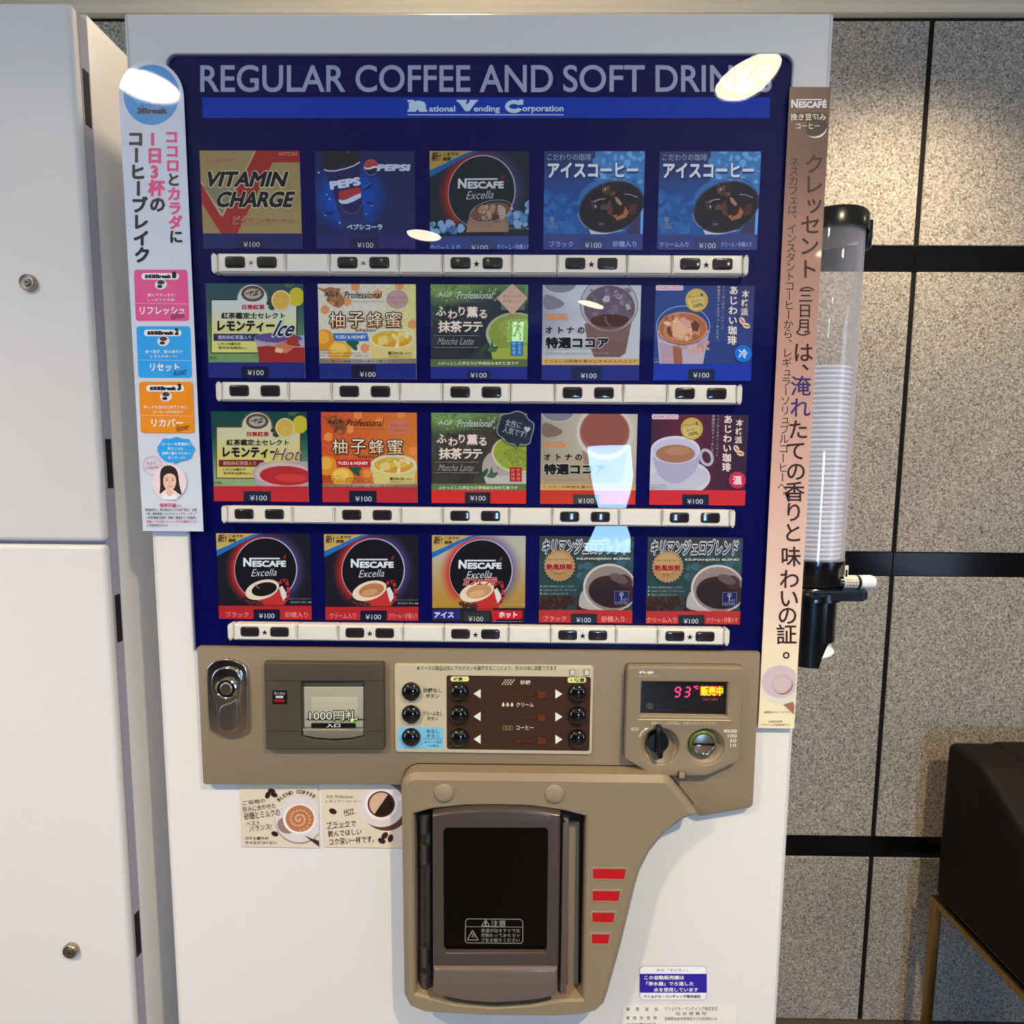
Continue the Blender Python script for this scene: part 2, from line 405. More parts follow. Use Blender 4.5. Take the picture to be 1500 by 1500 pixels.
    def char(s, ch, cx, cy, size, c, bold=0.0, rot=0.0, sx=1.0, keep=False):
        vs, ts = glyphs(ch, bold)
        if not vs: return
        if ch in 'ー（）': rot += 90
        if ch in '、。': cx, cy = cx+size*0.55, cy-size*0.55
        if ch in 'ッャュョェィァォ': cx, cy = cx+size*0.08, cy-size*0.06
        ca, sa = math.cos(math.radians(rot)), math.sin(math.radians(rot)); cc = s.col(c); P = []
        asc = 0.35 if ch in '1234567890' else 0.38; wx = 0.32 if ch in '1234567890' else 0.5
        for v in vs:
            dx, dy = (v[0]-wx)*size*sx, -(v[1]-asc)*size
            if ch == 'ー': dy = -dy
            P.append(s.P(cx+dx*ca-dy*sa, cy+dx*sa+dy*ca))
        m9 = len(ts)//9 if bold > 0.02 else 0; L0 = s.lay
        for j, tr in enumerate(ts):
            if m9: s.lay = L0+0.4*(j//m9)
            s.tri([P[i] for i in tr], [cc]*3)
        s.lay = L0+(4 if m9 and not keep else 0)
    def vtext(s, t, xa, ya, xb, yb, size, c, bold=0.0, cols=None, sx=1.0):
        s.lay += 1; n = len(t)
        for i, ch in enumerate(t):
            u = i/max(1, n-1); s.char(ch, xa+(xb-xa)*u, ya+(yb-ya)*u, size, (cols[i] if cols else c), bold, sx=sx, keep=True)
        s.lay += 4
        return s
    def lines(s, rows, x0, y0, x1, y1, c, bold=0.0, gap=1.35):
        """several small lines filling the box; each row (text, fraction of the width)"""
        h = (y1-y0)/(1+gap*(len(rows)-1))
        for i, r in enumerate(rows):
            t, fr = r if isinstance(r, tuple) else (r, 1.0)
            s.text(t, x0, y0+i*h*gap, x0+(x1-x0)*fr, y0+i*h*gap+h, c, bold, res=1); s.lay -= 1
        s.lay += 1; return s
    def blobs(s, n, x0, y0, x1, y1, cols, r0, r1, seed=1, asp=0.6):
        R = random.Random(seed); s.lay += 1; L = s.lay
        for _ in range(n):
            s.lay = L-1+R.random()*0.9
            cx, cy = R.uniform(x0, x1), R.uniform(y0, y1); r = R.uniform(r0, r1)
            s.ell(cx, cy, r, r*R.uniform(asp, 1), R.choice(cols), R.uniform(0, 180), 7)
        s.lay = L+1; return s
    def beans(s, pts, r, c1=(52, 26, 20), c2=(22, 8, 8)):
        for x, y, a in pts:
            s.ell(x, y, r, r*0.68, c1, a, 14); s.ell(x, y, r*0.85, r*0.10, c2, a+8, 8)
        return s
    def base(s, outline, thick, c):
        """paper or card body behind the print: world outline"""
        o = ccw(outline); cc = s.col(c); n = len(o); b = len(s.v)
        for y in (s.Y+thick, s.Y):
            for x, z in o: s.v.append((x, y, z)); s.c.append(cc)
        for i in range(n): s.f.append([b+i, b+(i+1) % n, b+n+(i+1) % n, b+n+i])
        for k, off in enumerate((0, n)):
            for t in tessellate_polygon([[Vector((x, z, 0)) for x, z in o]]): s.f.append([b+off+i for i in t])
        return s
    def build(s, name, mat, parent=None):
        me = bpy.data.meshes.new(name); me.from_pydata(s.v, [], s.f)
        a = me.color_attributes.new('Col', 'FLOAT_COLOR', 'POINT'); buf = []
        for c in s.c: buf += [c[0], c[1], c[2], 1.0]
        a.data.foreach_set('color', buf); me.materials.append(mat); me.update()
        o = bpy.data.objects.new(name, me); C.objects.link(o)
        if parent is not None: o.parent = parent; o.matrix_parent_inverse = parent.matrix_world.inverted()
        return o
def mix(a, b, t):
    t = max(0.0, min(1.0, t)); return tuple(a[i]+(b[i]-a[i])*t for i in range(3))

# ================================================================= THE ROOM
WY = 0.75                                   # face of the stone wall behind the machines
RX0, RX1, RY0 = -3.0, 3.0, -4.7
XJ = W(1367, 25, WY)[0]
# stone wall: backing, panels, black bands
wall = struct(boxo('wall_back', MJOINT, None, RX0, RX1, WY+0.0052, WY+0.12, 0.0, CEIL))
bands = []
for (a, b, px) in ((360.3, 397.6, 1341), (809, 844, 1306), (1225.8, 1255.8, 1275)):
    bands.append((W(px, b, WY)[1], W(px, a, WY)[1]))
rows_z = [(bands[0][1], CEIL-0.012), (bands[1][1], bands[0][0]), (bands[2][1], bands[1][0]), (0.0, bands[2][0])]
PW, JW = 0.90, 0.012
cols_x = []
k = -4
while XJ+k*PW < RX1:
    a, b = XJ+k*PW+JW/2, XJ+(k+1)*PW-JW/2
    if b > RX0: cols_x.append((max(a, RX0), min(b, RX1)))
    k += 1
for (x0, x1) in cols_x:
    for i, (z0, z1) in enumerate(rows_z):
        o = boxo('stone_panel', MGRAN, wall, x0, x1, WY, WY+0.0050, z0+0.001, z1-0.001, 0.0015, 1)
    for (z0, z1) in bands:
        boxo('black_stone_band', MBLACKSTONE, wall, x0-JW/2+0.0012, x1+JW/2-0.0012, WY+0.002, WY+0.0051, z0+0.001, z1-0.001, 0.0005, 1)
# ceiling, cornice, floor, other walls
struct(boxo('ceiling', MCREAM, None, RX0, RX1, RY0, WY+0.12, CEIL+0.028, CEIL+0.13))
bm = bmesh.new(); zc = CEIL
plate_pts = [(WY+0.02, zc-0.004), (WY-0.012, zc-0.004), (WY-0.016, zc+0.002), (WY-0.016, zc+0.010), (WY-0.030, zc+0.018), (WY-0.034, zc+0.0279), (WY+0.02, zc+0.0279)]
va = [bm.verts.new((RX0, y, z)) for y, z in plate_pts]; vb = [bm.verts.new((RX1, y, z)) for y, z in plate_pts]
bm.faces.new(va); bm.faces.new(vb)
for i in range(len(va)): bm.faces.new((va[i], va[(i+1) % len(va)], vb[(i+1) % len(va)], vb[i]))
struct(link('trim_1', bm, MCREAM))
struct(boxo('floor', MFLOOR, None, RX0, RX1, RY0, WY+0.12, -0.1, 0.0))
struct(boxo('wall_left', MWALLP, None, RX0-0.1, RX0, RY0, WY+0.12, 0.0, CEIL+0.028))
struct(boxo('wall_right', MWALLP, None, RX1, RX1+0.1, RY0, WY+0.12, 0.0, CEIL+0.028))
# wall behind the viewer, with a tall narrow window
WX0, WX1, WZ0, WZ1 = 0.58, 1.04, 0.54, 1.56
wf = struct(boxo('wall_front', MWALLP, None, RX0, WX0, RY0-0.1, RY0, 0.0, CEIL+0.028))
boxo('plaster_section', MWALLP, wf, WX1, RX1, RY0-0.1, RY0, 0.0, CEIL+0.028)
boxo('plaster_section', MWALLP, wf, WX0, WX1, RY0-0.1, RY0, 0.0, WZ0)
boxo('plaster_section', MWALLP, wf, WX0, WX1, RY0-0.1, RY0, WZ1, CEIL+0.028)
MSKY = principled('daylight_pane', (200, 225, 255), 0.5, emis=(150, 200, 255), estr=52.0)
MFRAME = principled('window_frame_paint', (70, 70, 75), 0.5)
win = bpy.data.objects.new('window_1', None); C.objects.link(win); struct(win)
boxo('pane', MSKY, win, WX0+0.03, WX1-0.03, RY0-0.07, RY0-0.06, WZ0+0.03, WZ1-0.03)
boxo('window_frame', MFRAME, win, WX0, WX0+0.03, RY0-0.09, RY0-0.03, WZ0, WZ1)
boxo('window_frame', MFRAME, win, WX1-0.03, WX1, RY0-0.09, RY0-0.03, WZ0, WZ1)
boxo('window_frame', MFRAME, win, WX0+0.03, WX1-0.03, RY0-0.09, RY0-0.03, WZ0, WZ0+0.03)
boxo('window_frame', MFRAME, win, WX0+0.03, WX1-0.03, RY0-0.09, RY0-0.03, WZ1-0.03, WZ1)
# dark sheets added to pinch the window glow into a waisted shape
MWINMASK = principled('dark_mask_sheet', (40, 38, 44), 0.9)
def window_mask(side, lab):
    bm = bmesh.new(); n, m = 22, 26; xo = WX0-0.10 if side < 0 else WX1+0.10; grid = []
    for j in range(m+1):
        z = WZ1+0.05-(WZ1+0.05-0.05)*j/m
        inner = 0.10+(0.13*max(0.0, 1-(z-0.97)/0.6) if z > 0.97 else 0.13*max(0.0, 1-(0.97-z)/0.36))
        row = []
        for i in range(n+1):
            u = i/n; row.append(bm.verts.new((xo-side*0-side*(inner*u*1.0), RY0+0.06+0.022*math.sin(u*21+j*0.05), z)))
        grid.append(row)
    for j in range(m):
        for i in range(n): bm.faces.new((grid[j][i], grid[j][i+1], grid[j+1][i+1], grid[j+1][i]))
    o = link('window_mask', bm, MWINMASK, None, 60); md = o.modifiers.new('thick', 'SOLIDIFY'); md.thickness = 0.004
    return tag(o, lab, 'window_mask')
window_mask(-1, 'dark sheet added to shape the left of the far window glow'); window_mask(1, 'dark sheet added to shape the right of the far window glow')
# ceiling downlights and the exit lamp behind the viewer
for i, (x, y) in enumerate(DL):
    t = thing('downlight', 'round recessed downlight set in the cream ceiling', 'ceiling light', (x, y, CEIL+0.028), 'recessed ceiling downlights')
    latheo('rim', MLAMPRIM, t, [(0.098, CEIL+0.027), (0.098, CEIL+0.022), (0.082, CEIL+0.020), (0.080, CEIL+0.027)], (x, y, 0), 'Z', 32, closed=True)
    latheo('diffuser', MLAMP, t, [(0.0005, CEIL+0.024), (0.080, CEIL+0.024), (0.080, CEIL+0.0265), (0.0005, CEIL+0.0265)], (x, y, 0), 'Z', 32)
ex = thing('exit_lamp', 'green and white emergency exit lamp with running man hanging from ceiling', 'exit sign', (0.10, -4.2, CEIL))
boxo('housing', MLAMPRIM, ex, -0.05, 0.13, -4.23, -4.19, 2.36, 2.54, 0.004)
boxo('hanger', MLAMPRIM, ex, 0.02, 0.06, -4.22, -4.20, 2.54, CEIL+0.03)
MEXG = principled('exit_green', (20, 160, 90), 0.5, emis=(20, 190, 100), estr=9.0)
MEXW = principled('exit_white', (235, 255, 240), 0.5, emis=(200, 255, 225), estr=26)
boxo('face', MEXW, ex, -0.045, 0.125, -4.189, -4.186, 2.365, 2.535)
bm = bmesh.new()
def xprism(pts):
    vs = [bm.verts.new((0.04+p[0]*0.083, -4.1855, 2.45+p[1]*0.083)) for p in pts]; bm.faces.new(vs)
xprism([(-1, -1), (-.55, -1), (-.55, 1), (-1, 1)]); xprism([(.55, -1), (1, -1), (1, 1), (.55, 1)]); xprism([(-.55, .72), (.55, .72), (.55, 1), (-.55, 1)])
xprism([(-.1, .38), (.1, .38), (.17, .5), (.1, .64), (-.1, .64), (-.17, .5)])
xprism([(-.15, .32), (.2, .34), (.12, -.2), (-.2, -.15)]); xprism([(.12, -.2), (-.02, -.2), (.25, -.55), (.2, -.95), (.34, -.95), (.4, -.5)])
xprism([(-.2, -.15), (0, -.22), (-.2, -.6), (-.5, -.62), (-.5, -.48), (-.28, -.46)]); xprism([(.18, .34), (.45, .05), (.38, -.02), (.1, .2)]); xprism([(-.15, .32), (-.42, .3), (-.48, .05), (-.4, .05), (-.33, .2), (-.1, .2)])
link('pictogram', bm, MEXG, ex, 0)

# ================================================================= VENDING MACHINE
ML = (W(181, 20)[0]+W(258, 1499)[0])/2; MR = (W(1222, 15)[0]+W(1140, 1499)[0])/2
DEP = 0.70
vm = thing('vending_machine', 'white cup drink vending machine with blue menu panel and beige controls', 'vending machine', ((ML+MR)/2, DEP/2, 0))
def FR(fr, pts, Y): return [W(fr[0]+x/fr[2], fr[1]+y/fr[2], Y) for x, y in pts]
F7 = (570, 1120, 3.125)
BAYH = [(126, 240), (200, 222), (350, 208), (500, 208), (650, 212), (800, 228), (890, 250), (880, 1066), (780, 1072), (650, 1090), (480, 1100), (300, 1086), (200, 1062), (135, 1040)]
bay = FR(F7, BAYH, 0.0)
boxo('body', MW, vm, ML+0.004, MR-0.004, 0.16, DEP, 0.04, TOPZ-0.004, 0.004)
plateo('door', MW, vm, rrect(ML, 0.07, MR, TOPZ, 0.004, 3), 0.040, 0.0, 0.005, 3, holes=[bay])
plateo('inner_frame', MW, vm, rrect(ML+0.004, 0.04, MR-0.004, TOPZ-0.004, 0.002, 2), 0.16, 0.042, 0, holes=[bay])
plateo('bay_back', MBAY, vm, inset(ccw(bay), -0.001), 0.1595, 0.156)
boxo('plinth', MGAP, vm, ML+0.02, MR-0.02, 0.06, DEP-0.02, 0.0, 0.04)
# menu panel
bl, bt = W(247.5, 83); br = W(1159.5, 83)[0]; bl = (W(247.5, 110)[0]+W(287.5, 945)[0])/2; br = (W(1159.5, 110)[0]+W(1114, 953)[0])/2
bb = W(700, 950)[1]
def topround(x0, z0, x1, z1, r, n=6):
    p = [(x0, z0), (x1, z0)]
    for cx, a0 in ((x1-r, 0), (x0+r, 90)):
        for i in range(n+1):
            a = math.radians(a0+90*i/n); p.append((cx+r*math.cos(a), z1-r+r*math.sin(a)))
    return p
PAN = topround(bl, bb-0.004, br, bt, 0.011)
plateo('panel_backing', MNAVY, vm, PAN, 0.001, -0.0008)
MEDGEHI = principled('edge_highlight_pale', (176, 178, 190), 0.25, coat=0.5)  # pale ring stands in for the highlight along the cover edge
plateo('panel_edge_highlight', MEDGEHI, vm, inset(ccw(PAN), -0.0016), 0.0, -0.0040, 0.0006, 2, holes=[PAN])
bm = bmesh.new(); vs = [bm.verts.new((x, -0.0045, z)) for x, z in ccw(PAN)]; bm.faces.new(vs)
me = bpy.data.meshes.new('clear_cover'); bm.to_mesh(me); bm.free(); o = link('clear_cover', me, MCOVER, vm, 0)
# heading
A = Art(-0.0010, E=(0.56, 0.55, 0.57)); GR = (136, 139, 158)
A.frame(0, 0, 1).rect(296.6, 142.6, 1127.8, 172.8, (3, 44, 140))
for t, x0, x1 in (('REGULAR', 293.3, 506), ('COFFEE', 520.8, 689), ('AND', 702.5, 810), ('SOFT', 825, 944.5), ('DRINKS', 960.2, 1130.5)):
    A.text(t, x0, 95.2, x1, 135, GR, 0.012, res=6)
WB = (165, 182, 222)
A.text('n', 599, 147.5, 624, 163.2, WB, 0.10); A.rect(597, 160.6, 609.5, 164, WB); A.rect(613.5, 160.6, 626, 164, WB); A.rect(597, 146.6, 606, 149.6, WB)
A.text('ational', 628.5, 155, 667, 164, WB, 0.03)
A.text('V', 671, 147, 698, 164, WB, 0.10); A.rect(669, 146.6, 684, 149.6, WB); A.rect(688, 146.6, 700, 149.6, WB)
A.text('ending', 694, 155, 732.5, 166.6, WB, 0.03)
A.ring(753, 156.5, 13.2, 9.6, 6.0, WB, a0=28, a1=332, n=36); A.rect(760, 146.4, 766.5, 154, WB)
A.text('orporation', 765, 155, 825.5, 166.6, WB, 0.03); A.rect(597, 168, 825.5, 169.4, WB)
A.build('heading_lettering', MPRINT, vm)

# ---- product cards
GXL = [-0.327, -0.2098, -0.0928, 0.0233, 0.1396]; GXR = [-0.2249, -0.108, 0.0082, 0.1247, 0.2412]
KD = CAMD/0.62
GXL = [v*KD for v in GXL]; GXR = [v*KD for v in GXR]
GZT = [EZ+v*KD for v in (0.3052, 0.1747, 0.0435, -0.0869)]; GZB = [EZ+v*KD for v in (0.2096, 0.0784, -0.052, -0.1813)]
EROW = [(0.70, 0.66, 0.66), (0.78, 0.73, 0.68), (0.84, 0.77, 0.70), (0.88, 0.80, 0.71)]
CY_ = -0.0010
def card(r, c, ref, fr, lab, fn, **kw):
    """art measured on the card at row/column ref, in the zoom frame fr, moved to row r column c"""
    clip = (GXL[c], GZB[r], GXR[c], GZT[r])
    A = Art(CY_, *fr, clip=clip, shift=(GXL[c]-GXL[ref[1]], GZT[r]-GZT[ref[0]]), E=EROW[ref[0] if ref[0] == r else r])
    A.base([(clip[0], clip[1]), (clip[2], clip[1]), (clip[2], clip[3]), (clip[0], clip[3])], 0.0002, (60, 60, 70))
    fn(A, **kw)
    o = A.build('product_card', MPRINT, vm); o['label'] = lab; return o
PC = (196, 196, 200)
def price(A, y0, y1, x0, x1, band, bx=None, ty=None, tx=None, boxc=None, left=None, right=None, tc=(205, 190, 215), y2=1480):
    A.rect(-60, y0, 1600, y2, band)
    if boxc: A.rect(bx[0], bx[1], bx[2], y2, boxc)
    A.text('¥100', tx[0], ty[0], tx[1], ty[1], PC, 0.0)
    for q in (left, right):
        if q: A.text(q[0], *q[1:5], tc, 0.0)
def vitamin(A):
    A.rect(-20, 60, 1250, 1200, (148, 126, 80)); R = (150, 42, 38); L = (176, 158, 124)
    A.poly([(630, 80), (1180, 80), (1180, 208), (820, 210), (780, 290), (430, 992), (255, 992), (20, 620), (10, 380), (265, 800), (515, 300)], R)
    A.line([(18, 395), (265, 805), (400, 520), (520, 300), (628, 84)], 16, L)
    A.poly([(60, 470), (265, 770), (395, 500)], (120, 118, 92))
    A.text('元気の味方だ!', 50, 152, 512, 224, (150, 22, 26), 0.0, 0.2, out=(196, 176, 146), ow=0.03)
    A.text('NITTOH', 893, 98, 1084, 138, (196, 150, 130), 0.0)
    for t, q in (('VITAMIN', (62, 308, 1000, 482)), ('CHARGE', (185, 528, 1080, 708))):
        x0, y0, x1, y1 = q
        A.text(t, x0-8, y0-10, x1+10, y1+12, (196, 182, 156), 0.085, 0.28); A.text(t, x0, y0, x1, y1, (24, 24, 28), 0.045, 0.28)
    A.text('ビタミンチャージ', 382, 802, 1082, 896, (150, 22, 26), 0.012, 0.2, out=(200, 180, 150), ow=0.035)
    A.rect(-20, 992, 1250, 1250, (34, 36, 88)); A.rect(440, 1040, 750, 1250, (32, 34, 66))
    A.text('¥100', 503, 1085, 682, 1140, (176, 176, 178))
def pepsi(A):
    A.rect(-20, 60, 1500, 1500, (31, 36, 76))
    def glow(x, y):
        d = math.hypot((x-530)/560, (y-740)/520); return mix((12, 66, 152), (31, 36, 76), max(0, (d-0.55)/0.45))
    A.ell(530, 740, 560, 520, glow, n=40, h=110)
    A.poly([(150, 95), (690, 95), (672, 262), (600, 310), (480, 348), (350, 376), (230, 380), (185, 350)], (38, 36, 38))
    A.poly([(190, 372), (350, 386), (480, 356), (672, 275), (692, 600), (740, 1080), (715, 1185), (470, 1190), (400, 1010), (300, 660)], (36, 44, 88))
    A.poly([(195, 382), (350, 386), (480, 356), (672, 285), (700, 780), (690, 890), (640, 945), (560, 958), (460, 925), (400, 860), (290, 620)], (38, 32, 78))
    A.line([(188, 360), (230, 378), (330, 380), (480, 348), (600, 306), (672, 258)], 17, (176, 182, 205))
    A.text('PEPS', 262, 490, 690, 610, (186, 188, 210), 0.07, 0.0, rot=-9)
    A.poly([(385, 665), (450, 648), (560, 625), (640, 608), (685, 606), (690, 685), (600, 722), (500, 772), (400, 772)], (160, 48, 50))
    A.poly([(385, 768), (430, 782), (500, 770), (600, 720), (693, 682), (694, 742), (600, 795), (500, 832), (430, 832), (392, 806)], (176, 184, 214))
    A.ring(555, 820, 145, 145, 6, (90, 100, 140), a0=10, a1=170)
    for x, y, r in ((110, 400, 16), (222, 705, 12), (262, 765, 12), (205, 990, 13), (400, 1092, 15), (842, 858, 11), (768, 970, 10), (120, 410, 9), (515, 125, 8)):
        A.ell(x, y, r, r*0.8, (130, 165, 215), n=10)
    A.poly([(720, 640), (800, 545), (870, 530), (840, 590), (740, 655)], (24, 40, 90)); A.line([(735, 610), (830, 542)], 8, (90, 130, 190))
    A.ell(265, 955, 75, 26, (20, 40, 95), -15, 20); A.ell(820, 820, 60, 22, (20, 45, 105), 10, 20)
    A.ell(832, 332, 100, 108, (120, 130, 165)); A.ell(832, 332, 94, 102, (28, 34, 58))
    A.ell(832, 332, 94, 102, (178, 52, 48), a0=180, a1=360)
    A.poly([(738, 322), (760, 340), (820, 335), (860, 318), (900, 318), (924, 322), (915, 340), (870, 342), (820, 362), (770, 362), (742, 350)], (206, 200, 200))
    A.text('PEPSI', 908, 290, 1376, 386, (176, 182, 200), 0.07, 0.18)
    A.text('ペプシコーラ', 500, 1112, 986, 1190, (186, 196, 230), 0.035)
    A.rect(-20, 1255, 1500, 1500, (38, 36, 92)); A.rect(535, 1285, 940, 1500, (32, 34, 66)); A.text('¥100', 645, 1365, 862, 1438, (176, 176, 178))
def nescafe(A, bg=(20, 20, 30), latte=False, drink=(24, 14, 12), ice=False, dim=1.0, strip=None):
    K = lambda c: tuple(v*dim for v in c)
    if latte:
        A.rect(40, 60, 1450, 1400, lambda x, y: mix((178, 172, 150), (172, 130, 52), (y-350)/600), h=150)
    else: A.rect(40, 60, 1450, 1400, K(bg))
    bgc = lambda x, y: (mix((178, 172, 150), (172, 130, 52), (y-350)/600) if latte else K(bg))
    def glow(a, t):
        rad = math.radians(a); r = 432+150*(1-t); x, y = 745+r*math.cos(rad), 600+r*math.sin(rad)
        l = max(0, -math.cos(rad)); rr = max(0, math.cos(rad)); top = max(0, -math.sin(rad))
        col = mix(mix((120, 50, 80), (196, 44, 28), l*1.5), (84, 72, 132), rr*1.7)
        k = (t**1.4)*(1.0 if l > 0.1 else 0.75); k *= 0.25 if math.sin(rad) > 0.75 else 1
        return mix(bgc(x, y), K(col), k)
    A.ring(745, 600, 585, 590, 155, glow, n=60, k=6)
    A.poly([(50, 60), (720, 90), (560, 125), (400, 190), (240, 270), (60, 345)], K((196, 160, 84)))
    A.poly([(50, 345), (240, 265), (400, 188), (560, 122), (740, 88), (640, 130), (470, 205), (300, 300), (120, 395), (50, 430)], K((24, 102, 168)))
    A.text('新!', 80, 115, 210, 230, (20, 16, 16), 0.021, 0.12); A.text('こまやか', 232, 122, 440, 165, (24, 20, 16), 0.03, 0.1); A.text('焙煎', 228, 178, 340, 225, (24, 20, 16), 0.03, 0.1)
    A.ell(745, 600, 432, 440, K((196, 186, 204)), n=56); A.ell(742, 602, 422, 431, K((13, 13, 17) if not ice else (36, 40, 46)), n=56)
    A.text('N', 437, 440, 548, 562, K((222, 222, 222)), 0.045); A.rect(520, 440, 940, 460, K((215, 215, 215)))
    A.text('ESCAFE', 562, 478, 1025, 566, K((222, 222, 222)), 0.05)
    A.poly([(985, 455), (1005, 405), (1030, 400), (1020, 440), (995, 462)], K((140, 40, 40)))
    A.text('Excella', 545, 592, 920, 690, K((205, 205, 208)), -0.005, 0.32, rot=-2)
    if ice:
        A.poly([(560, 1010), (640, 800), (820, 800), (1000, 760), (1120, 840), (1100, 1090), (600, 1090)], K((150, 118, 100)))
        A.ell(860, 850, 260, 110, K((120, 84, 66)), -12, 30); A.blobs(26, 660, 790, 1060, 930, [K((176, 140, 118)), K((98, 62, 48)), K((150, 112, 90)), K((190, 166, 150))], 22, 60, 3)
        A.ring(870, 840, 275, 130, 7, K((170, 170, 185)), -12); A.poly([(560, 1090), (600, 960), (700, 1000), (900, 1000), (1060, 960), (1090, 1090)], K((168, 128, 104)))
        A.blobs(26, 60, 980, 520, 1090, [K((96, 140, 190)), K((140, 176, 216)), K((70, 110, 165))], 28, 60, 5, 0.8)
        A.blobs(18, 1110, 870, 1320, 1010, [K((96, 140, 190)), K((140, 176, 216)), K((70, 110, 165))], 24, 56, 6, 0.8)
        A.blobs(9, 1330, 740, 1420, 850, [K((110, 150, 200)), K((140, 176, 216))], 26, 46, 8, 0.8); A.ell(1135, 810, 20, 20, K((190, 185, 170)), n=14)
    else:
        A.poly([(640, 1000), (930, 830), (1010, 1120), (640, 1120)], K((176, 38, 36)))
        A.beans([(500, 1040, 20), (570, 1060, -30), (640, 1070, 10), (700, 1075, 60), (760, 1060, 0), (540, 1080, 80)], 42, K((60, 28, 26)), K((120, 80, 76)))
        A.poly([(690, 1005), (930, 850), (1010, 1110), (740, 1120)], K((186, 44, 40)))
        A.line([(910, 800), (975, 752), (1030, 752), (1050, 830), (1060, 930), (1035, 1010), (990, 1060)], 40, K((178, 48, 46)))
        A.poly([(932, 850), (975, 820), (1030, 920), (1030, 980), (990, 1035), (960, 960)], K((214, 206, 190)))
        A.ell(700, 876, 238, 128, K((226, 204, 172)), -17, 40); A.ell(728, 870, 176, 92, drink, -12, 36)
        if drink[0] > 100: A.ell(700, 900, 110, 46, mix(drink, (255, 225, 190), 0.25), -12, 24)
        else: A.line([(600, 810), (660, 860)], 12, K((150, 120, 96)))
    A.text('レギュラーソリュブルコーヒー', 1050, 990, 1380, 1012, K((170, 165, 150)), 0.0, res=1); A.text('挽き豆包み 製法', 1090, 1034, 1300, 1060, K((170, 165, 150)), 0.0, res=1)
    A.line([(1325, 1050), (1360, 1052), (1395, 1030)], 9, K((200, 195, 190)))
    if latte:
        A.text('カフェラテ', 505, 680, 975, 790, (176, 40, 36), 0.05, 0.15, out=(224, 190, 170), ow=0.05)
def n41(A, drink, left, right):
    nescafe(A, drink=drink); A.rect(-60, 1088, 1600, 1096, (20, 12, 16))
    price(A, 1096, 0, 0, 0, (172, 34, 38), (582, 1146, 945, 0), (1200, 1268), (655, 868), (12, 14, 40), left, right, (226, 150, 140))
def n43(A):
    nescafe(A, latte=True, drink=(192, 140, 84))
    A.rect(-60, 1096, 1600, 1500, (30, 26, 34)); A.poly([(700, 1096), (930, 1096), (980, 1290), (940, 1290), (900, 1135), (720, 1135)], (150, 40, 36)); A.rect(60, 1118, 480, 1250, (36, 34, 104))
    A.rr(930, 1128, 1330, 1248, 22, (188, 22, 28)); A.rect(540, 1150, 880, 1300, (44, 42, 44))
    A.text('アイス', 130, 1148, 400, 1232, (190, 190, 240), 0.05); A.text('ホット', 1010, 1145, 1262, 1232, (250, 200, 196), 0.05)
    A.text('¥100', 600, 1210, 800, 1280, (190, 186, 160)); A.rect(910, 1278, 1340, 1284, (150, 110, 110))
def n13(A):
    nescafe(A, bg=(38, 44, 56), ice=True, dim=0.84)
    A.rect(-60, 1140, 1600, 1500, (48, 60, 116)); A.rect(600, 1180, 960, 1500, (46, 58, 96))
    A.text('クリーム入り', 110, 1240, 490, 1316, (150, 164, 212)); A.text('¥100', 635, 1246, 850, 1314, (170, 172, 180)); A.text('クリーム・砂糖入り', 965, 1240, 1380, 1312, (150, 164, 212))
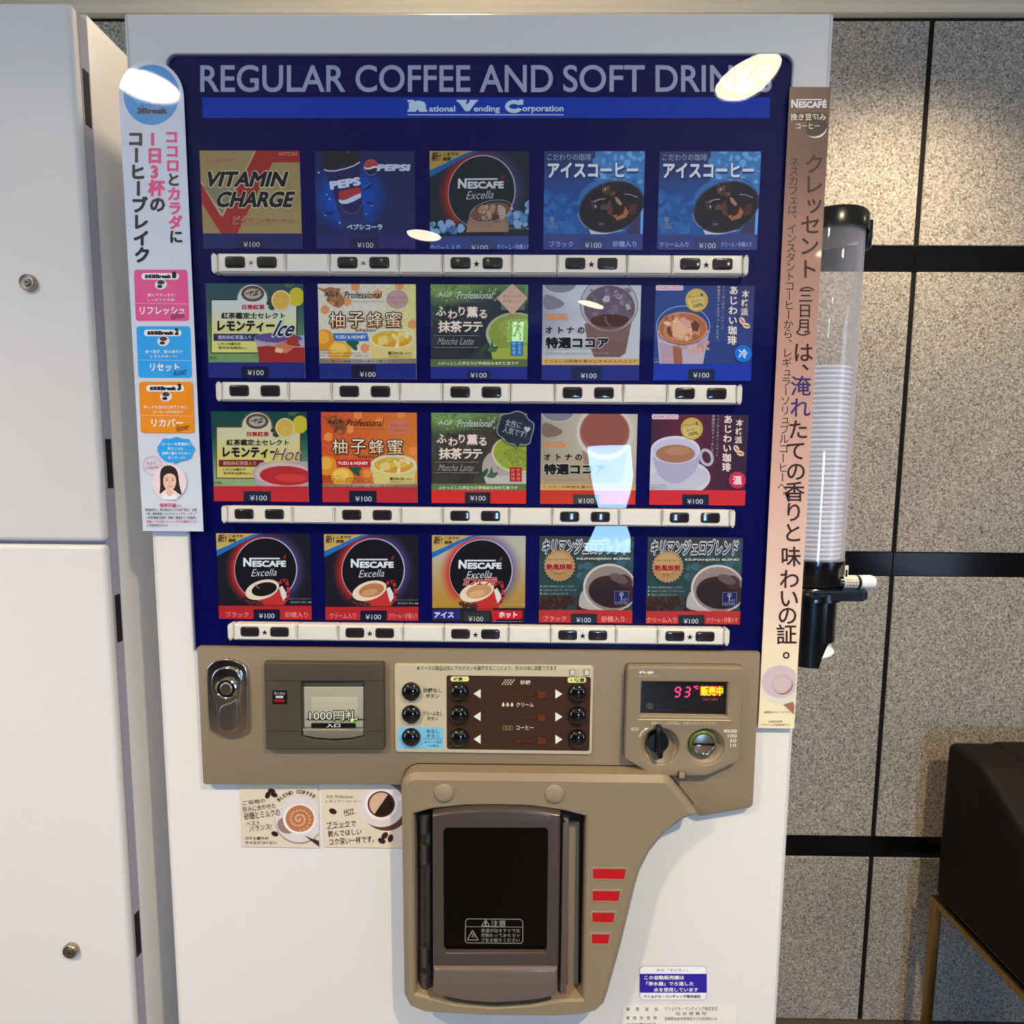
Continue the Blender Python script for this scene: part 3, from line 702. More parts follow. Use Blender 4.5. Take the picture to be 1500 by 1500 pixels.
def icecoffee(A, left, right):
    A.rect(-20, 60, 1500, 1500, lambda x, y: mix((44, 52, 96), (34, 78, 138), (y-200)/700), h=220)
    A.poly([(770, 60), (1500, 60), (1500, 900), (1300, 600), (1000, 520), (760, 620)], (60, 112, 166))
    A.blobs(70, 770, 110, 1460, 560, [(84, 138, 190), (52, 100, 156), (100, 150, 196), (66, 118, 172)], 20, 60, 4, 0.5)
    A.blobs(40, 80, 700, 520, 1240, [(38, 84, 144), (46, 94, 154), (32, 70, 128)], 30, 90, 9, 0.5)
    A.ell(860, 760, 330, 260, (50, 96, 156), -20, 40); A.poly([(1360, 780), (1450, 700), (1450, 1245), (1180, 1245), (1250, 1100)], (52, 52, 84)); A.poly([(1395, 900), (1445, 880), (1420, 1245), (1385, 1245)], (94, 146, 206))
    A.poly([(680, 1175), (950, 1200), (1180, 1190), (900, 1250), (710, 1250)], (176, 176, 190))
    A.ell(985, 870, 462, 345, (60, 66, 84), -20, 48); A.ell(990, 872, 446, 326, (34, 33, 38), -20, 48)
    A.ring(980, 862, 470, 380, 6, (28, 36, 60), -25, a0=-70, a1=35); A.ring(985, 870, 470, 350, 7, (150, 160, 180), -18, a0=150, a1=190)
    A.poly([(920, 840), (975, 780), (1000, 900), (1010, 1010), (940, 960)], (88, 52, 48)); A.poly([(1035, 735), (1080, 750), (1140, 830), (1110, 860), (1050, 800)], (150, 112, 90)); A.poly([(1010, 990), (1150, 960), (1180, 870), (1230, 940), (1190, 1020), (1070, 1060)], (146, 92, 64))
    A.poly([(1100, 870), (1180, 870), (1150, 970), (1060, 1010)], (60, 30, 28)); A.poly([(1230, 860), (1340, 820), (1330, 960), (1240, 1000)], (78, 44, 42))
    A.blobs(20, 880, 570, 1080, 700, [(70, 52, 48), (96, 70, 62), (48, 36, 36)], 20, 50, 3, 0.4); A.blobs(12, 720, 800, 930, 900, [(84, 66, 60), (60, 46, 46)], 18, 46, 5, 0.4)
    A.line([(745, 805), (820, 772), (900, 765)], 9, (160, 166, 176)); A.line([(1170, 700), (1250, 705), (1350, 745)], 9, (150, 156, 170)); A.ell(905, 632, 7, 20, (170, 180, 190), n=10); A.ell(770, 868, 8, 20, (170, 180, 190), n=10); A.ell(845, 1108, 44, 18, (84, 76, 96), 0, 16)
    A.text('こだわりの珈琲', 110, 146, 712, 238, (156, 162, 180), 0.0)
    A.text('アイスコーヒー', 126, 276, 1368, 488, (34, 42, 84), 0.09); A.text('アイスコーヒー', 116, 266, 1358, 478, (198, 200, 222), 0.04)
    A.ring(175, 1040, 28, 26, 9, (146, 146, 140)); A.line([(175, 1045), (175, 1128)], 9, (146, 146, 140)); A.text('KEY', 190, 1098, 256, 1128, (120, 124, 110)); A.text('COFFEE', 96, 1138, 258, 1170, (124, 128, 112))
    A.rect(-20, 1250, 1500, 1500, (50, 60, 114)); A.rect(560, 1300, 930, 1500, (46, 56, 98))
    A.text(left[0], *left[1:], (158, 170, 214)); A.text('¥100', 625, 1365, 852, 1440, (170, 174, 180)); A.text(right[0], *right[1:], (158, 170, 214))
def lemon(A, hot=False):
    top, botc = ((12, 66, 56), (140, 160, 112)) if hot else ((44, 74, 76), (112, 142, 92))
    A.rect(-20, 30, 1500, 1500, lambda x, y: mix(top, botc, (y-350)/700), h=200)
    bd = (96, 44, 28) if hot else (44, 32, 20); hi = (196, 190, 150) if hot else (194, 196, 186); lo = (206, 188, 96) if hot else (206, 198, 110)
    A.rect(128, 262, 1318, 1010, bd); A.ell(700, 262, 224, 218, (92, 102, 84)); A.ell(700, 262, 214, 208, bd)
    A.ell(700, 262, 205, 198, hi); A.rect(142, 280, 1304, 996, lambda x, y: mix(hi, lo, (y-380)/380), h=260)
    A.rect(500, 262, 900, 320, hi)
    A.ell(706, 190, 158, 108, (70, 42, 38)); A.ell(706, 190, 148, 98, (96, 66, 56)); A.ell(706, 190, 116, 72, (168, 158, 144))
    A.line([(615, 190), (680, 175)], 14, (60, 44, 40)); A.line([(672, 150), (676, 225)], 12, (60, 44, 40)); A.blobs(16, 690, 150, 780, 225, [(60, 44, 40), (80, 62, 54)], 8, 17, 4)
    A.text('日東紅茶', 560, 338, 874, 408, (176, 36, 58), 0.05)
    A.text('紅茶鑑定士セレクト', 275, 448, 1152, 536, (26, 20, 16), 0.03)
    A.text('レモンティー', 222, 562, 1010, 712, (22, 16, 14), 0.05)
    A.ell(1310, 235, 108, 128, (188, 172, 44)); A.poly([(1120, 60), (1290, 55), (1230, 110), (1160, 105)], (70, 100, 60)); A.blobs(10, 900, 300, 1010, 390, [(44, 52, 46), (60, 66, 54)], 18, 40, 3)
    A.ell(1098, 282, 134, 140, (214, 192, 128)); A.ell(1098, 282, 116, 122, (200, 158, 66))
    for k in range(9):
        a = math.radians(k*40); A.line([(1098, 282), (1098+112*math.cos(a), 282+116*math.sin(a))], 5, (212, 180, 96))
    A.rect(172, 742, 800, 836, (112, 32, 34) if hot else (40, 38, 92)); A.text('微粉砕紅茶葉入り', 232, 762, 690, 820, (206, 160, 130) if hot else (186, 184, 214), 0.01)
    A.text('レモンの香りの', 235, 862, 545, 898, (36, 28, 16), 0.02); A.text('爽やかな味わい。', 240, 914, 632, 954, (36, 28, 16), 0.02)
    if hot:
        A.poly([(640, 900), (760, 780), (1440, 760), (1440, 1140), (800, 1140), (690, 1080)], (170, 150, 148)); A.ell(1080, 950, 400, 170, (192, 170, 160), 2, 40); A.ell(1110, 968, 366, 140, (172, 38, 40), 2, 40)
        A.ell(1180, 1000, 220, 60, (196, 56, 48), 2, 24)
        A.text('Hot', 920, 570, 1350, 750, (120, 56, 30), 0.0, 0.35, out=(214, 206, 186), ow=0.03); A.text('業務用', 108, 1048, 210, 1090, (60, 90, 50), res=1)
    else:
        A.poly([(730, 800), (1440, 760), (1440, 1150), (800, 1150), (770, 930)], (164, 152, 158)); A.ell(1060, 800, 330, 66, (84, 68, 124), 1, 36)
        A.ring(1060, 810, 335, 84, 6, (132, 132, 150), 1); A.poly([(772, 925), (900, 905), (1100, 925), (1440, 930), (1440, 1150), (802, 1150)], (146, 40, 38))
        A.poly([(1160, 800), (1300, 770), (1370, 920), (1180, 900)], (150, 48, 38)); A.poly([(1010, 900), (1120, 850), (1280, 930), (1180, 1010), (1020, 1000)], (186, 108, 72)); A.poly([(1040, 930), (1140, 960), (1100, 1010), (1010, 980)], (214, 176, 140)); A.line([(1030, 880), (1180, 840)], 9, (200, 150, 110))
        A.text('Ice', 975, 560, 1345, 780, (18, 20, 34), 0.02, 0.5, out=(196, 198, 206), ow=0.05); A.text('業務用', 108, 1048, 210, 1090, (60, 90, 50), res=1)
    if hot: price(A, 1118, 0, 0, 0, (182, 38, 42), (520, 1190, 905, 0), (1248, 1322), (612, 848), (28, 30, 46))
    else: price(A, 1135, 0, 0, 0, (26, 36, 108), (560, 1190, 930, 0), (1240, 1312), (642, 862), (12, 16, 46))
def prof(A, x0, y0, x1, y1, c):
    w = x1-x0; A.text('AGF', x0, y0, x0+w*0.26, y0+(y1-y0)*0.72, c, 0.015); A.ring(x0+w*0.345, (y0+y1)/2-6, w*0.035, (y1-y0)*0.36, 5, c, a0=90, a1=300)
    A.text('Professional', x0+w*0.34, y0-8, x1, y1, c, 0.01, 0.25)
def hexes(A, x0, y0, x1, y1, r, c, wd=3):
    j = 0; y = y0
    while y < y1:
        x = x0+(j % 2)*r*0.87
        while x < x1:
            A.line([(x+r*math.sin(math.radians(60*k)), y+r*math.cos(math.radians(60*k))) for k in range(4)], wd, c); A.lay -= 1; x += r*1.74
        y += r*1.5; j += 1
    A.lay += 1
def hexa(A, x, y, r, c): A.poly([(x+r*math.sin(math.radians(60*k)), y+r*math.cos(math.radians(60*k))) for k in range(6)], c)
def yuzu(A, hot=False):
    if hot: A.rect(-20, 30, 1500, 1500, lambda x, y: mix(mix((196, 72, 30), (204, 108, 40), x/1200), (208, 150, 60), (y-500)/600*max(0, (x-500)/800)), h=180)
    else: A.rect(-20, 30, 1500, 1500, lambda x, y: mix((206, 196, 174), (206, 196, 120), (x-900)/500), h=250)
    hexes(A, 80, 60, 1500, 700, 70, (222, 120, 60) if hot else (160, 156, 132))
    hc = (224, 130, 60) if hot else (208, 138, 86)
    for x, y in ((615, 95), (920, 195), (500, 300), (200, 410), (745, 935), (1220, 80), (1400, 610)): hexa(A, x, y, 68, hc)
    A.poly(smoothpoly([(100, 100), (180, 130), (260, 95), (350, 110), (420, 200), (480, 290), (430, 370), (360, 390), (290, 320), (220, 230), (190, 170), (100, 120)]), (150, 100, 62) if not hot else (146, 74, 40))
    A.blobs(24, 230, 130, 420, 350, [(176, 126, 84), (126, 80, 50), (160, 110, 70)] if not hot else [(170, 96, 50), (120, 56, 30)], 18, 34, 3)
    prof(A, 183, 165, 985, 255, (30, 20, 16)); A.line([(560, 296), (1010, 298)], 4, (100, 96, 80))
    A.ell(1190, 268, 152, 128, (176, 140, 136) if not hot else (196, 110, 80)); A.lines(['ボタン1つで、', 'すぐおいしい。'], 1068, 228, 1320, 328, (84, 60, 56), gap=1.6)
    A.ell(1120, 850, 330, 190, (200, 186, 150), 0, 36); A.poly([(800, 830), (1440, 800), (1400, 1100), (850, 1100)], (206, 186, 110)); A.ell(1120, 800, 320, 140, (206, 194, 166), 0, 36)
    A.ell(1120, 812, 278, 112, (196, 160, 44), 0, 36); A.ell(1120, 860, 230, 62, (208, 140, 36), 0, 30); A.blobs(22, 930, 730, 1330, 900, [(214, 190, 110), (186, 150, 40), (220, 196, 150), (204, 170, 70)], 24, 66, 6, 0.35)
    A.ell(185, 822, 140, 142, (212, 132, 30)); A.ell(165, 790, 90, 90, (222, 160, 60)); A.ell(400, 985, 158, 140, (220, 158, 50)); A.ell(385, 950, 110, 80, (230, 182, 84))
    A.poly(smoothpoly([(470, 850), (560, 825), (640, 835), (680, 870), (630, 890), (650, 975), (590, 960), (540, 900)]), (32, 78, 56))
    A.poly([(308, 735), (780, 735), (803, 838), (330, 838)], (186, 30, 34) if hot else (34, 104, 168)); A.text('YUZU & HONEY', 338, 764, 762, 808, (226, 226, 220), 0.02)
    for i, ch in enumerate('柚子蜂蜜'):
        x0 = 262+i*258; A.text(ch, x0-16, 430, x0+226, 672, (84, 42, 28), 0.085); A.text(ch, x0, 446, x0+210, 656, (246, 236, 208), 0.0, vgrad=(228, 176, 116))
    A.text('ゆずはちみつ', 620, 672, 900, 714, (120, 40, 30), 0.04)
    A.lines([('調理例 写真はイメージです', .38), '本品は清涼飲料水です。柚子果汁入り飲料で豊かな香りをお楽しみください。', '原材料：砂糖、はちみつ、柚子果汁、一般酸味料、香料'], 125, 960, 800, 1056, (70, 50, 34), gap=1.7)
    A.text('果汁0.1%', 1065, 985, 1270, 1030, (70, 50, 20), 0.03); A.text('(飲用時)', 1285, 998, 1385, 1026, (70, 50, 20), res=1); A.text('写真は調理例のイメージです', 1068, 1045, 1390, 1066, (90, 70, 30), res=1)
    A.rect(-20, 1082, 1500, 1150, lambda x, y: mix((112, 98, 76), (168, 160, 140), 1-abs(x-780)/700), h=200); A.text('柚子と蜂蜜の芳醇な香りで豊かな味わい', 290, 1102, 1262, 1142, (84, 60, 44), 0.01)
    if hot: price(A, 1124, 0, 0, 0, (178, 40, 44), (500, 1180, 885, 0), (1258, 1330), (585, 815), (20, 24, 46))
    else: price(A, 1150, 0, 0, 0, (26, 36, 108), (570, 1170, 900, 0), (1265, 1335), (680, 895), (18, 22, 46))
def matcha(A, hot=False):
    A.rect(-20, 30, 1500, 1500, (44, 46, 52) if not hot else (60, 54, 46))
    def g(x, y): return mix((112, 142, 76), (44, 50, 56) if not hot else (62, 58, 48), (y-90-90*math.sin(x/200))/250)
    A.poly([(60, 40), (1500, 40), (1500, 330), (1000, 330), (500, 330), (260, 480), (190, 900), (60, 900)], g, h=130)
    A.blobs(150, 90, 60, 1400, 290, [(92, 124, 62), (128, 156, 88), (76, 104, 58), (106, 134, 72)], 8, 22, 3); A.blobs(36, 90, 300, 260, 620, [(84, 104, 72), (70, 88, 70)], 8, 18, 5)
    A.blobs(40, 300, 330, 900, 1060, [(50, 52, 58), (40, 42, 48)] if not hot else [(70, 62, 52), (52, 46, 40)], 30, 90, 7, .5)
    if hot:
        A.poly(smoothpoly([(800, 830), (860, 680), (960, 600), (1500, 520), (1500, 1110), (880, 1110), (840, 1000)]), (166, 150, 144)); A.poly([(840, 985), (1500, 920), (1500, 1110), (890, 1110)], (186, 176, 166))
        A.ell(1290, 660, 350, 262, (196, 186, 140), 12, 40); A.ell(1300, 650, 330, 242, (142, 152, 48), 12, 40); A.ell(1320, 700, 220, 120, (128, 138, 42), 12, 30)
    else:
        A.poly([(870, 700), (1450, 600), (1450, 1110), (955, 1110), (900, 830)], (140, 146, 96)); A.ell(1260, 740, 400, 292, (160, 168, 140), 0, 44); A.ell(1270, 730, 372, 262, (126, 142, 56), 0, 44)
        A.ell(1280, 660, 250, 130, (140, 150, 70), 0, 30); A.poly([(930, 960), (1440, 900), (1440, 1110), (955, 1110)], (150, 160, 60))
    A.blobs(60, 1010, 560, 1420, 860, [(134, 150, 60), (118, 132, 48), (150, 162, 76)], 8, 24, 8)
    A.poly(smoothpoly([(740, 1050), (800, 930), (900, 830), (890, 930), (820, 1000)]), (44, 72, 50)); A.poly(smoothpoly([(900, 960), (960, 800), (955, 930), (1050, 900), (1000, 980)]), (52, 84, 56)); A.poly(smoothpoly([(860, 960), (960, 900), (1020, 985), (920, 1000)]), (66, 100, 66))
    A.rect(1200, 838, 1370, 1045, (176, 30, 30) if hot else (28, 104, 160)); A.vtext('宇治抹茶', 1325, 885, 1325, 885, 1, (0, 0, 0)); A.text('上茶', 1290, 862, 1330, 880, (200, 200, 210), res=1)
    for k, (a, b) in enumerate((('宇', '上'), ('抹', '茶'), ('使', '用'))):
        for ch, x in ((a, 1245), (b, 1322)): A.lay += 1; A.char(ch, x, 885+k*58, 52, (170, 200, 222) if not hot else (220, 150, 140))
    prof(A, 200, 168, 970, 262, (186, 196, 176)); A.line([(400, 302), (860, 304)], 3, (110, 120, 100))
    f1, f2 = (234, 206, 186), (222, 176, 150)
    for ch, x, y, z in (('ふ', 245, 430, 150), ('わ', 405, 475, 140), ('り', 530, 430, 140), ('薫', 675, 445, 160), ('る', 825, 470, 140)):
        A.lay += 1; A.char(ch, x, y, z, f1, 0.025)
    for ch, x in (('抹', 290), ('茶', 450), ('ラ', 605), ('テ', 745)):
        A.lay += 1; A.char(ch, x, 645, 165, f1, 0.03)
    for y in ((770, 930) if not hot else (768, 918)): A.line([(150, y), (765, y)], 5, (150, 150, 146))
    A.text('Matcha Latte', 195, 800, 715, 892, (176, 170, 160), -0.01, 0.35)
    if hot:
        A.rect(-20, 1075, 1500, 1180, (92, 112, 64)); A.text('ふわっとした泡立ちが特長的な本格抹茶ラテ', 200, 1106, 1310, 1158, (206, 210, 170), 0.02)
        price(A, 1168, 0, 0, 0, (200, 40, 34), (572, 1196, 930, 0), (1246, 1316), (645, 862), (34, 34, 40))
    else:
        A.rect(1070, 90, 1395, 420, (84, 104, 86)); A.poly([(1225, 55), (1435, 255), (1225, 490), (1008, 255)], (188, 152, 130)); A.lines(['ボタン1つで、', 'すぐおいしい。'], 1092, 212, 1362, 318, (90, 62, 56), gap=1.6)
        A.rect(-20, 1092, 1500, 1196, (84, 96, 60)); A.text('ふわっとした泡立ちが特長的な本格抹茶ラテ', 200, 1124, 1310, 1172, (196, 200, 160), 0.02)
        price(A, 1196, 0, 0, 0, (30, 40, 118), (600, 1250, 930, 0), (1278, 1346), (650, 872), (26, 32, 66))
def cocoa(A, hot=False):
    if hot: A.rect(-20, 30, 1500, 1500, lambda x, y: mix(mix((150, 138, 120), (186, 176, 150), x/900), (168, 144, 110), (y-500)/600), h=180)
    else: A.rect(-20, 30, 1500, 1500, lambda x, y: mix((134, 132, 146), (180, 180, 182), min(1, x/700+abs(y-500)/900)), h=180)
    A.ell(330, 60, 230, 130, (120, 116, 120)); A.ring(330, 60, 232, 132, 16, (176, 172, 172), a0=0, a1=180)
    A.poly(smoothpoly([(100, 170), (300, 250), (420, 330), (300, 400), (100, 420)]), (118, 112, 122) if not hot else (120, 98, 82))
    A.poly([(665, 600), (1320, 560), (1230, 1010), (1150, 1060), (800, 1060), (700, 800)], (112, 84, 76) if not hot else (150, 120, 96))
    if not hot:
        A.ell(1005, 345, 398, 375, (70, 74, 96), 0, 52); A.ell(1005, 345, 388, 366, (164, 160, 164), 0, 52); A.ell(1010, 385, 350, 305, (98, 74, 78), 0, 48); A.ell(1010, 350, 330, 250, (92, 78, 92), 0, 44); A.ell(1020, 560, 270, 90, (66, 34, 34), 0, 30)
        A.blobs(26, 760, 130, 1280, 480, [(110, 94, 104), (124, 108, 114), (84, 66, 78)], 18, 56, 4, .6); A.poly([(910, 270), (950, 215), (1015, 230), (1010, 300), (930, 310)], (164, 160, 172)); A.poly([(1225, 340), (1280, 330), (1305, 390), (1250, 425)], (160, 150, 152)); A.blobs(10, 1060, 150, 1180, 260, [(160, 150, 160)], 8, 18, 3)
        A.line([(950, 500), (970, 590), (1030, 640)], 12, (130, 106, 106)); A.ring(1005, 400, 340, 310, 22, (140, 112, 100), a0=20, a1=160)
    else:
        A.ell(990, 330, 400, 400, (196, 186, 170), 0, 52); A.ell(985, 330, 350, 330, (150, 92, 76), 0, 48); A.ell(985, 310, 320, 290, (140, 78, 66), 0, 44)
    A.text('Nestle', 135, 480, 440, 552, (214, 130, 70), 0.05); A.rect(135, 470, 440, 479, (214, 140, 90))
    for ch, x in (('オ', 180), ('ト', 330), ('ナ', 475), ('の', 620)): A.lay += 1; A.char(ch, x, 690, 110, (20, 18, 20), 0.03)
    A.text('特選ココア', 118, 772, 1008, 958, (190, 186, 186) if not hot else (190, 176, 150), 0.12); A.text('特選ココア', 130, 785, 1000, 945, (18, 16, 22), 0.055)
    A.text('SPECIAL SELECTED COCOA', 130, 992, 1000, 1026, (150, 136, 130), 0.0, res=1)
    A.rect(-20, 1082, 1500, 1170, (196, 156, 90)); A.text('くつろぎの時間を豊かにする大人のココア', 120, 1100, 1385, 1140, (110, 60, 40), 0.02)
    if hot: price(A, 1164, 0, 0, 0, (190, 52, 36), (540, 1225, 905, 0), (1280, 1352), (610, 830), (60, 58, 52))
    else: price(A, 1170, 0, 0, 0, (30, 42, 116), (480, 1200, 900, 0), (1285, 1352), (615, 830), (26, 34, 70))
def wakodo(A, hot=False):
    if hot: A.rect(-20, 30, 1500, 1500, lambda x, y: mix((96, 34, 48), (52, 34, 54), abs(x-600)/700), h=180)
    else: A.rect(-20, 30, 1500, 1500, lambda x, y: mix((34, 62, 118), (52, 50, 96), (x-500)/700*max(.3, 1-y/900)), h=180)
    cx = 475
    if hot:
        A.ell(500, 980, 420, 260, (198, 194, 196), 0, 40); A.poly([(60, 640), (110, 600), (400, 900), (400, 1160), (60, 1160)], (196, 192, 196)); A.ell(460, 1010, 440, 200, (186, 182, 188), -8, 40)
        A.ring(865, 690, 100, 130, 42, (176, 166, 178), -20, n=30); A.poly(smoothpoly([(100, 620), (770, 600), (770, 760), (700, 900), (600, 1000), (480, 1070), (330, 1060), (200, 960), (130, 800)]), (164, 158, 178))
        A.ell(430, 585, 345, 200, (206, 200, 212), 0, 48); A.ell(430, 600, 325, 180, (186, 180, 196), 0, 44); A.ell(430, 640, 275, 130, (158, 108, 80), 0, 44); A.ell(460, 600, 170, 60, (170, 122, 92), 0, 30)
    else:
        A.poly([(112, 700), (838, 690), (745, 1160), (150, 1160)], (176, 156, 168)); A.poly([(150, 860), (380, 900), (450, 1160), (180, 1160)], (168, 140, 150)); A.poly([(330, 900), (450, 890), (470, 1160), (350, 1160)], (146, 88, 66)); A.blobs(16, 480, 860, 800, 1000, [(190, 150, 136), (168, 130, 120)], 20, 70, 4, .3)
        A.ring(475, 640, 370, 285, 9, (150, 176, 214), 0); A.ell(470, 662, 340, 224, (180, 122, 92), 0, 48); A.ell(470, 664, 320, 200, (160, 92, 56), 0, 44); A.ell(460, 690, 250, 150, (186, 128, 92), 0, 40)
        A.blobs(26, 230, 500, 640, 820, [(206, 160, 126), (150, 84, 56), (214, 176, 150), (176, 116, 80)], 28, 74, 5, .5); A.poly([(410, 560), (480, 505), (590, 600), (560, 680), (470, 660)], (190, 146, 132)); A.poly([(580, 600), (640, 555), (700, 610), (680, 710), (600, 700)], (94, 50, 52)); A.poly([(330, 590), (430, 570), (570, 690), (450, 820), (330, 760)], (204, 160, 124)); A.poly([(245, 650), (300, 640), (330, 790), (260, 740)], (112, 56, 44))
        A.ring(470, 690, 355, 200, 10, (104, 60, 48), a0=10, a1=170)
    A.rr(100, 74, 474, 146, 22, (214, 190, 200)); A.text('WAKODO', 116, 84, 458, 136, (196, 50, 70), 0.0)
    A.ell(660, 280, 158, 162, (150, 120, 50)); A.ell(660, 278, 150, 154, (186, 158, 80)); A.ell(650, 300, 110, 110, (200, 174, 98))
    for t, q in (('ブラジル産', (545, 200, 750, 250)), ('コーヒー', (580, 268, 730, 312)), ('100%', (612, 325, 748, 378))): A.text(t, *q, (60, 44, 24), 0.02, rot=-12)
    ivory = (232, 208, 190)
    A.vtext('あじわい珈琲', 1168, 145, 1145, 830, 128, ivory, 0.03); A.vtext('本格派', 1330, 195, 1312, 440, 108, ivory, 0.02)
    A.vtext('ミルク感と素材にこだわった', 1030, 100, 1010, 660, 38, (150, 158, 180)); A.vtext('本格派のアイスカフェ・オレです。' if not hot else '本格派のカフェ・オレです。', 962, 100, 940, 840 if not hot else 700, 46, (190, 186, 190))
    for x, y, a in ((1282, 565, 62), (1338, 632, 18)): A.ell(x, y, 56, 38, (226, 186, 150), a, 20); A.ell(x, y, 50, 7, (70, 36, 44), a-12, 10)
    A.ell(1295, 1015, 120, 120, (196, 44, 66) if hot else (16, 104, 190)); A.lay += 1; A.char('温' if hot else '冷', 1295, 1015, 130, (236, 210, 214) if hot else (196, 216, 232), 0.03)
    A.lines(['アレルギー物質(乳)', '写真はイメージです。'], 75, 1078, 300, 1140, (30, 26, 50) if hot else (180, 180, 190), gap=1.7)
    if hot: price(A, 1160, 0, 0, 0, (196, 40, 46), (520, 1222, 895, 0), (1284, 1356), (592, 812), (24, 30, 44))
    else: price(A, 1155, 0, 0, 0, (22, 50, 150), (540, 1225, 905, 0), (1275, 1345), (610, 830), (22, 34, 62))
def kili(A, left, right):
    A.rect(-20, 60, 1500, 1500, lambda x, y: mix((58, 62, 56), (40, 66, 66), (y-200)/500), h=200); A.blobs(30, 600, 250, 1360, 700, [(52, 80, 84), (62, 92, 98), (48, 72, 76)], 40, 110, 4, .4)
    A.blobs(30, 90, 985, 640, 1020, [(66, 48, 40), (50, 34, 28)], 30, 50, 9)
    R = random.Random(11); A.beans([(R.uniform(90, 650), R.uniform(1020, 1140), R.uniform(-60, 60)) for _ in range(34)], 44, (62, 38, 32), (24, 12, 10))
    A.poly(smoothpoly([(640, 1160), (630, 1000), (700, 850), (900, 900), (1365, 900), (1365, 1160)]), (172, 162, 154)); A.ell(1060, 850, 368, 330, (196, 186, 174), 8, 48); A.ell(1068, 856, 346, 306, (140, 122, 112), 8, 48)
    A.ell(1085, 905, 322, 222, (60, 36, 34), 8, 44); A.ell(1060, 930, 290, 180, (44, 30, 32), 8, 40); A.ell(1260, 760, 110, 90, (72, 44, 42), 30, 24); A.ell(1180, 720, 130, 60, (96, 78, 76), 20, 24)
    A.text('キリマンジェロブレンド', 122, 158, 1345, 400, (206, 200, 200), 0.10, 0.10); A.text('キリマンジェロブレンド', 134, 178, 1334, 384, (36, 42, 44), 0.02, 0.10)
    A.text('KILIMANJARO BLEND', 604, 434, 1342, 472, (204, 200, 160), 0.03)
    pts = []
    for k in range(56):
        a = 2*math.pi*k/56; r = 222 if k % 2 else 200; pts.append((370+r*math.cos(a), 545+r*1.02*math.sin(a)))
    A.poly(pts, (168, 130, 84)); A.ell(360, 500, 165, 140, (186, 146, 96), 0, 30); A.text('直火で焙煎 香り豊かに', 215, 450, 530, 476, (90, 56, 34), res=1); A.text('熱風焙煎', 190, 518, 545, 606, (150, 36, 30), 0.05, out=(206, 170, 130), ow=0.05); A.text('仕立て', 300, 630, 450, 668, (110, 70, 44), res=1)
    for i, t in enumerate(('良質な珈琲豆を活かしながら', '口当たりの良いすっきりとした', '味わいに仕上げました')):
        y = 815+i*50; A.poly([(108, y-4), (132, y+12), (108, y+28)], (176, 176, 150)); A.text(t, 150, y, (570, 600, 490)[i], y+26, (176, 176, 164), res=1)
    A.rect(1122, 892, 1318, 1075, (120, 124, 160)); A.rect(1127, 897, 1313, 1070, (30, 34, 84)); A.ring(1218, 935, 28, 26, 8, (176, 176, 190)); A.line([(1216, 930), (1216, 1022)], 9, (190, 190, 200)); A.text('KEY', 1236, 992, 1300, 1022, (150, 150, 160)); A.text('COFFEE', 1135, 1034, 1298, 1062, (150, 150, 160))
    price(A, 1150, 0, 0, 0, (176, 46, 42), (525, 1202, 885, 0), (1254, 1322), (600, 798), (36, 40, 52), left, right, (236, 170, 150))
Z = 9.375
BK, CR, SU, CS = 'ブラック', 'クリーム入り', '砂糖入り', 'クリーム・砂糖入り'
card(0, 0, (0, 0), (290, 210, 7.5), 'gold and red drink card at the start of the top row', vitamin)
card(0, 1, (0, 1), (455, 210, Z), 'dark blue cola card with a tall tumbler', pepsi)
card(0, 2, (3, 0), (310, 770, Z), 'black circle card with iced coffee and ice cubes', n13)
card(0, 3, (0, 3), (790, 210, Z), 'blue iced coffee card for black and sugared', icecoffee, left=(BK, 135, 1345, 466, 1426), right=(SU, 1005, 1345, 1330, 1426))
card(0, 4, (0, 3), (790, 210, Z), 'blue iced coffee card for cream, far end of the top row', icecoffee, left=(CR, 85, 1350, 480, 1422), right=(CS, 925, 1350, 1340, 1418))
card(1, 0, (1, 0), (295, 410, Z), 'green lemon tea card with iced glass', lemon)
card(1, 1, (1, 1), (455, 410, Z), 'cream coloured citrus and honey card with blue ribbon', yuzu)
card(1, 2, (1, 2), (620, 410, Z), 'dark green tea latte card with pink diamond', matcha)
card(1, 3, (1, 3), (785, 410, Z), 'pale grey iced cocoa card', cocoa)
card(1, 4, (1, 4), (950, 410, Z), 'navy card with iced milk coffee', wakodo)
card(2, 0, (1, 0), (295, 410, Z), 'green lemon tea card with hot cup and red price band', lemon, hot=True)
card(2, 1, (1, 1), (455, 410, Z), 'orange citrus and honey card with red ribbon', yuzu, hot=True)
card(2, 2, (1, 2), (620, 410, Z), 'green tea latte card with white bowl and red price band', matcha, hot=True)
card(2, 3, (1, 3), (785, 410, Z), 'beige hot cocoa card with red price band', cocoa, hot=True)
card(2, 4, (1, 4), (950, 410, Z), 'wine red card with a white cup of milk coffee', wakodo, hot=True)
card(3, 0, (3, 0), (310, 770, Z), 'black circle card with red cup of black coffee', n41, drink=(22, 14, 12), left=(BK, 200, 1180, 515, 1250), right=(SU, 1015, 1180, 1325, 1256))
card(3, 1, (3, 0), (310, 770, Z), 'black circle card with red cup of milk coffee', n41, drink=(176, 116, 66), left=(CR, 160, 1180, 520, 1256), right=(CS, 975, 1180, 1360, 1256))
card(3, 2, (3, 0), (310, 770, Z), 'gold background card with red cup of cafe latte', n43)
card(3, 3, (3, 3), (780, 770, Z), 'dark green blend coffee card for black and sugared', kili, left=(BK, 150, 1230, 460, 1304), right=(SU, 945, 1234, 1256, 1312))
card(3, 4, (3, 3), (780, 770, Z), 'dark green blend coffee card for cream, bottom right', kili, left=(CR, 95, 1236, 500, 1306), right=(CS, 915, 1236, 1330, 1306))
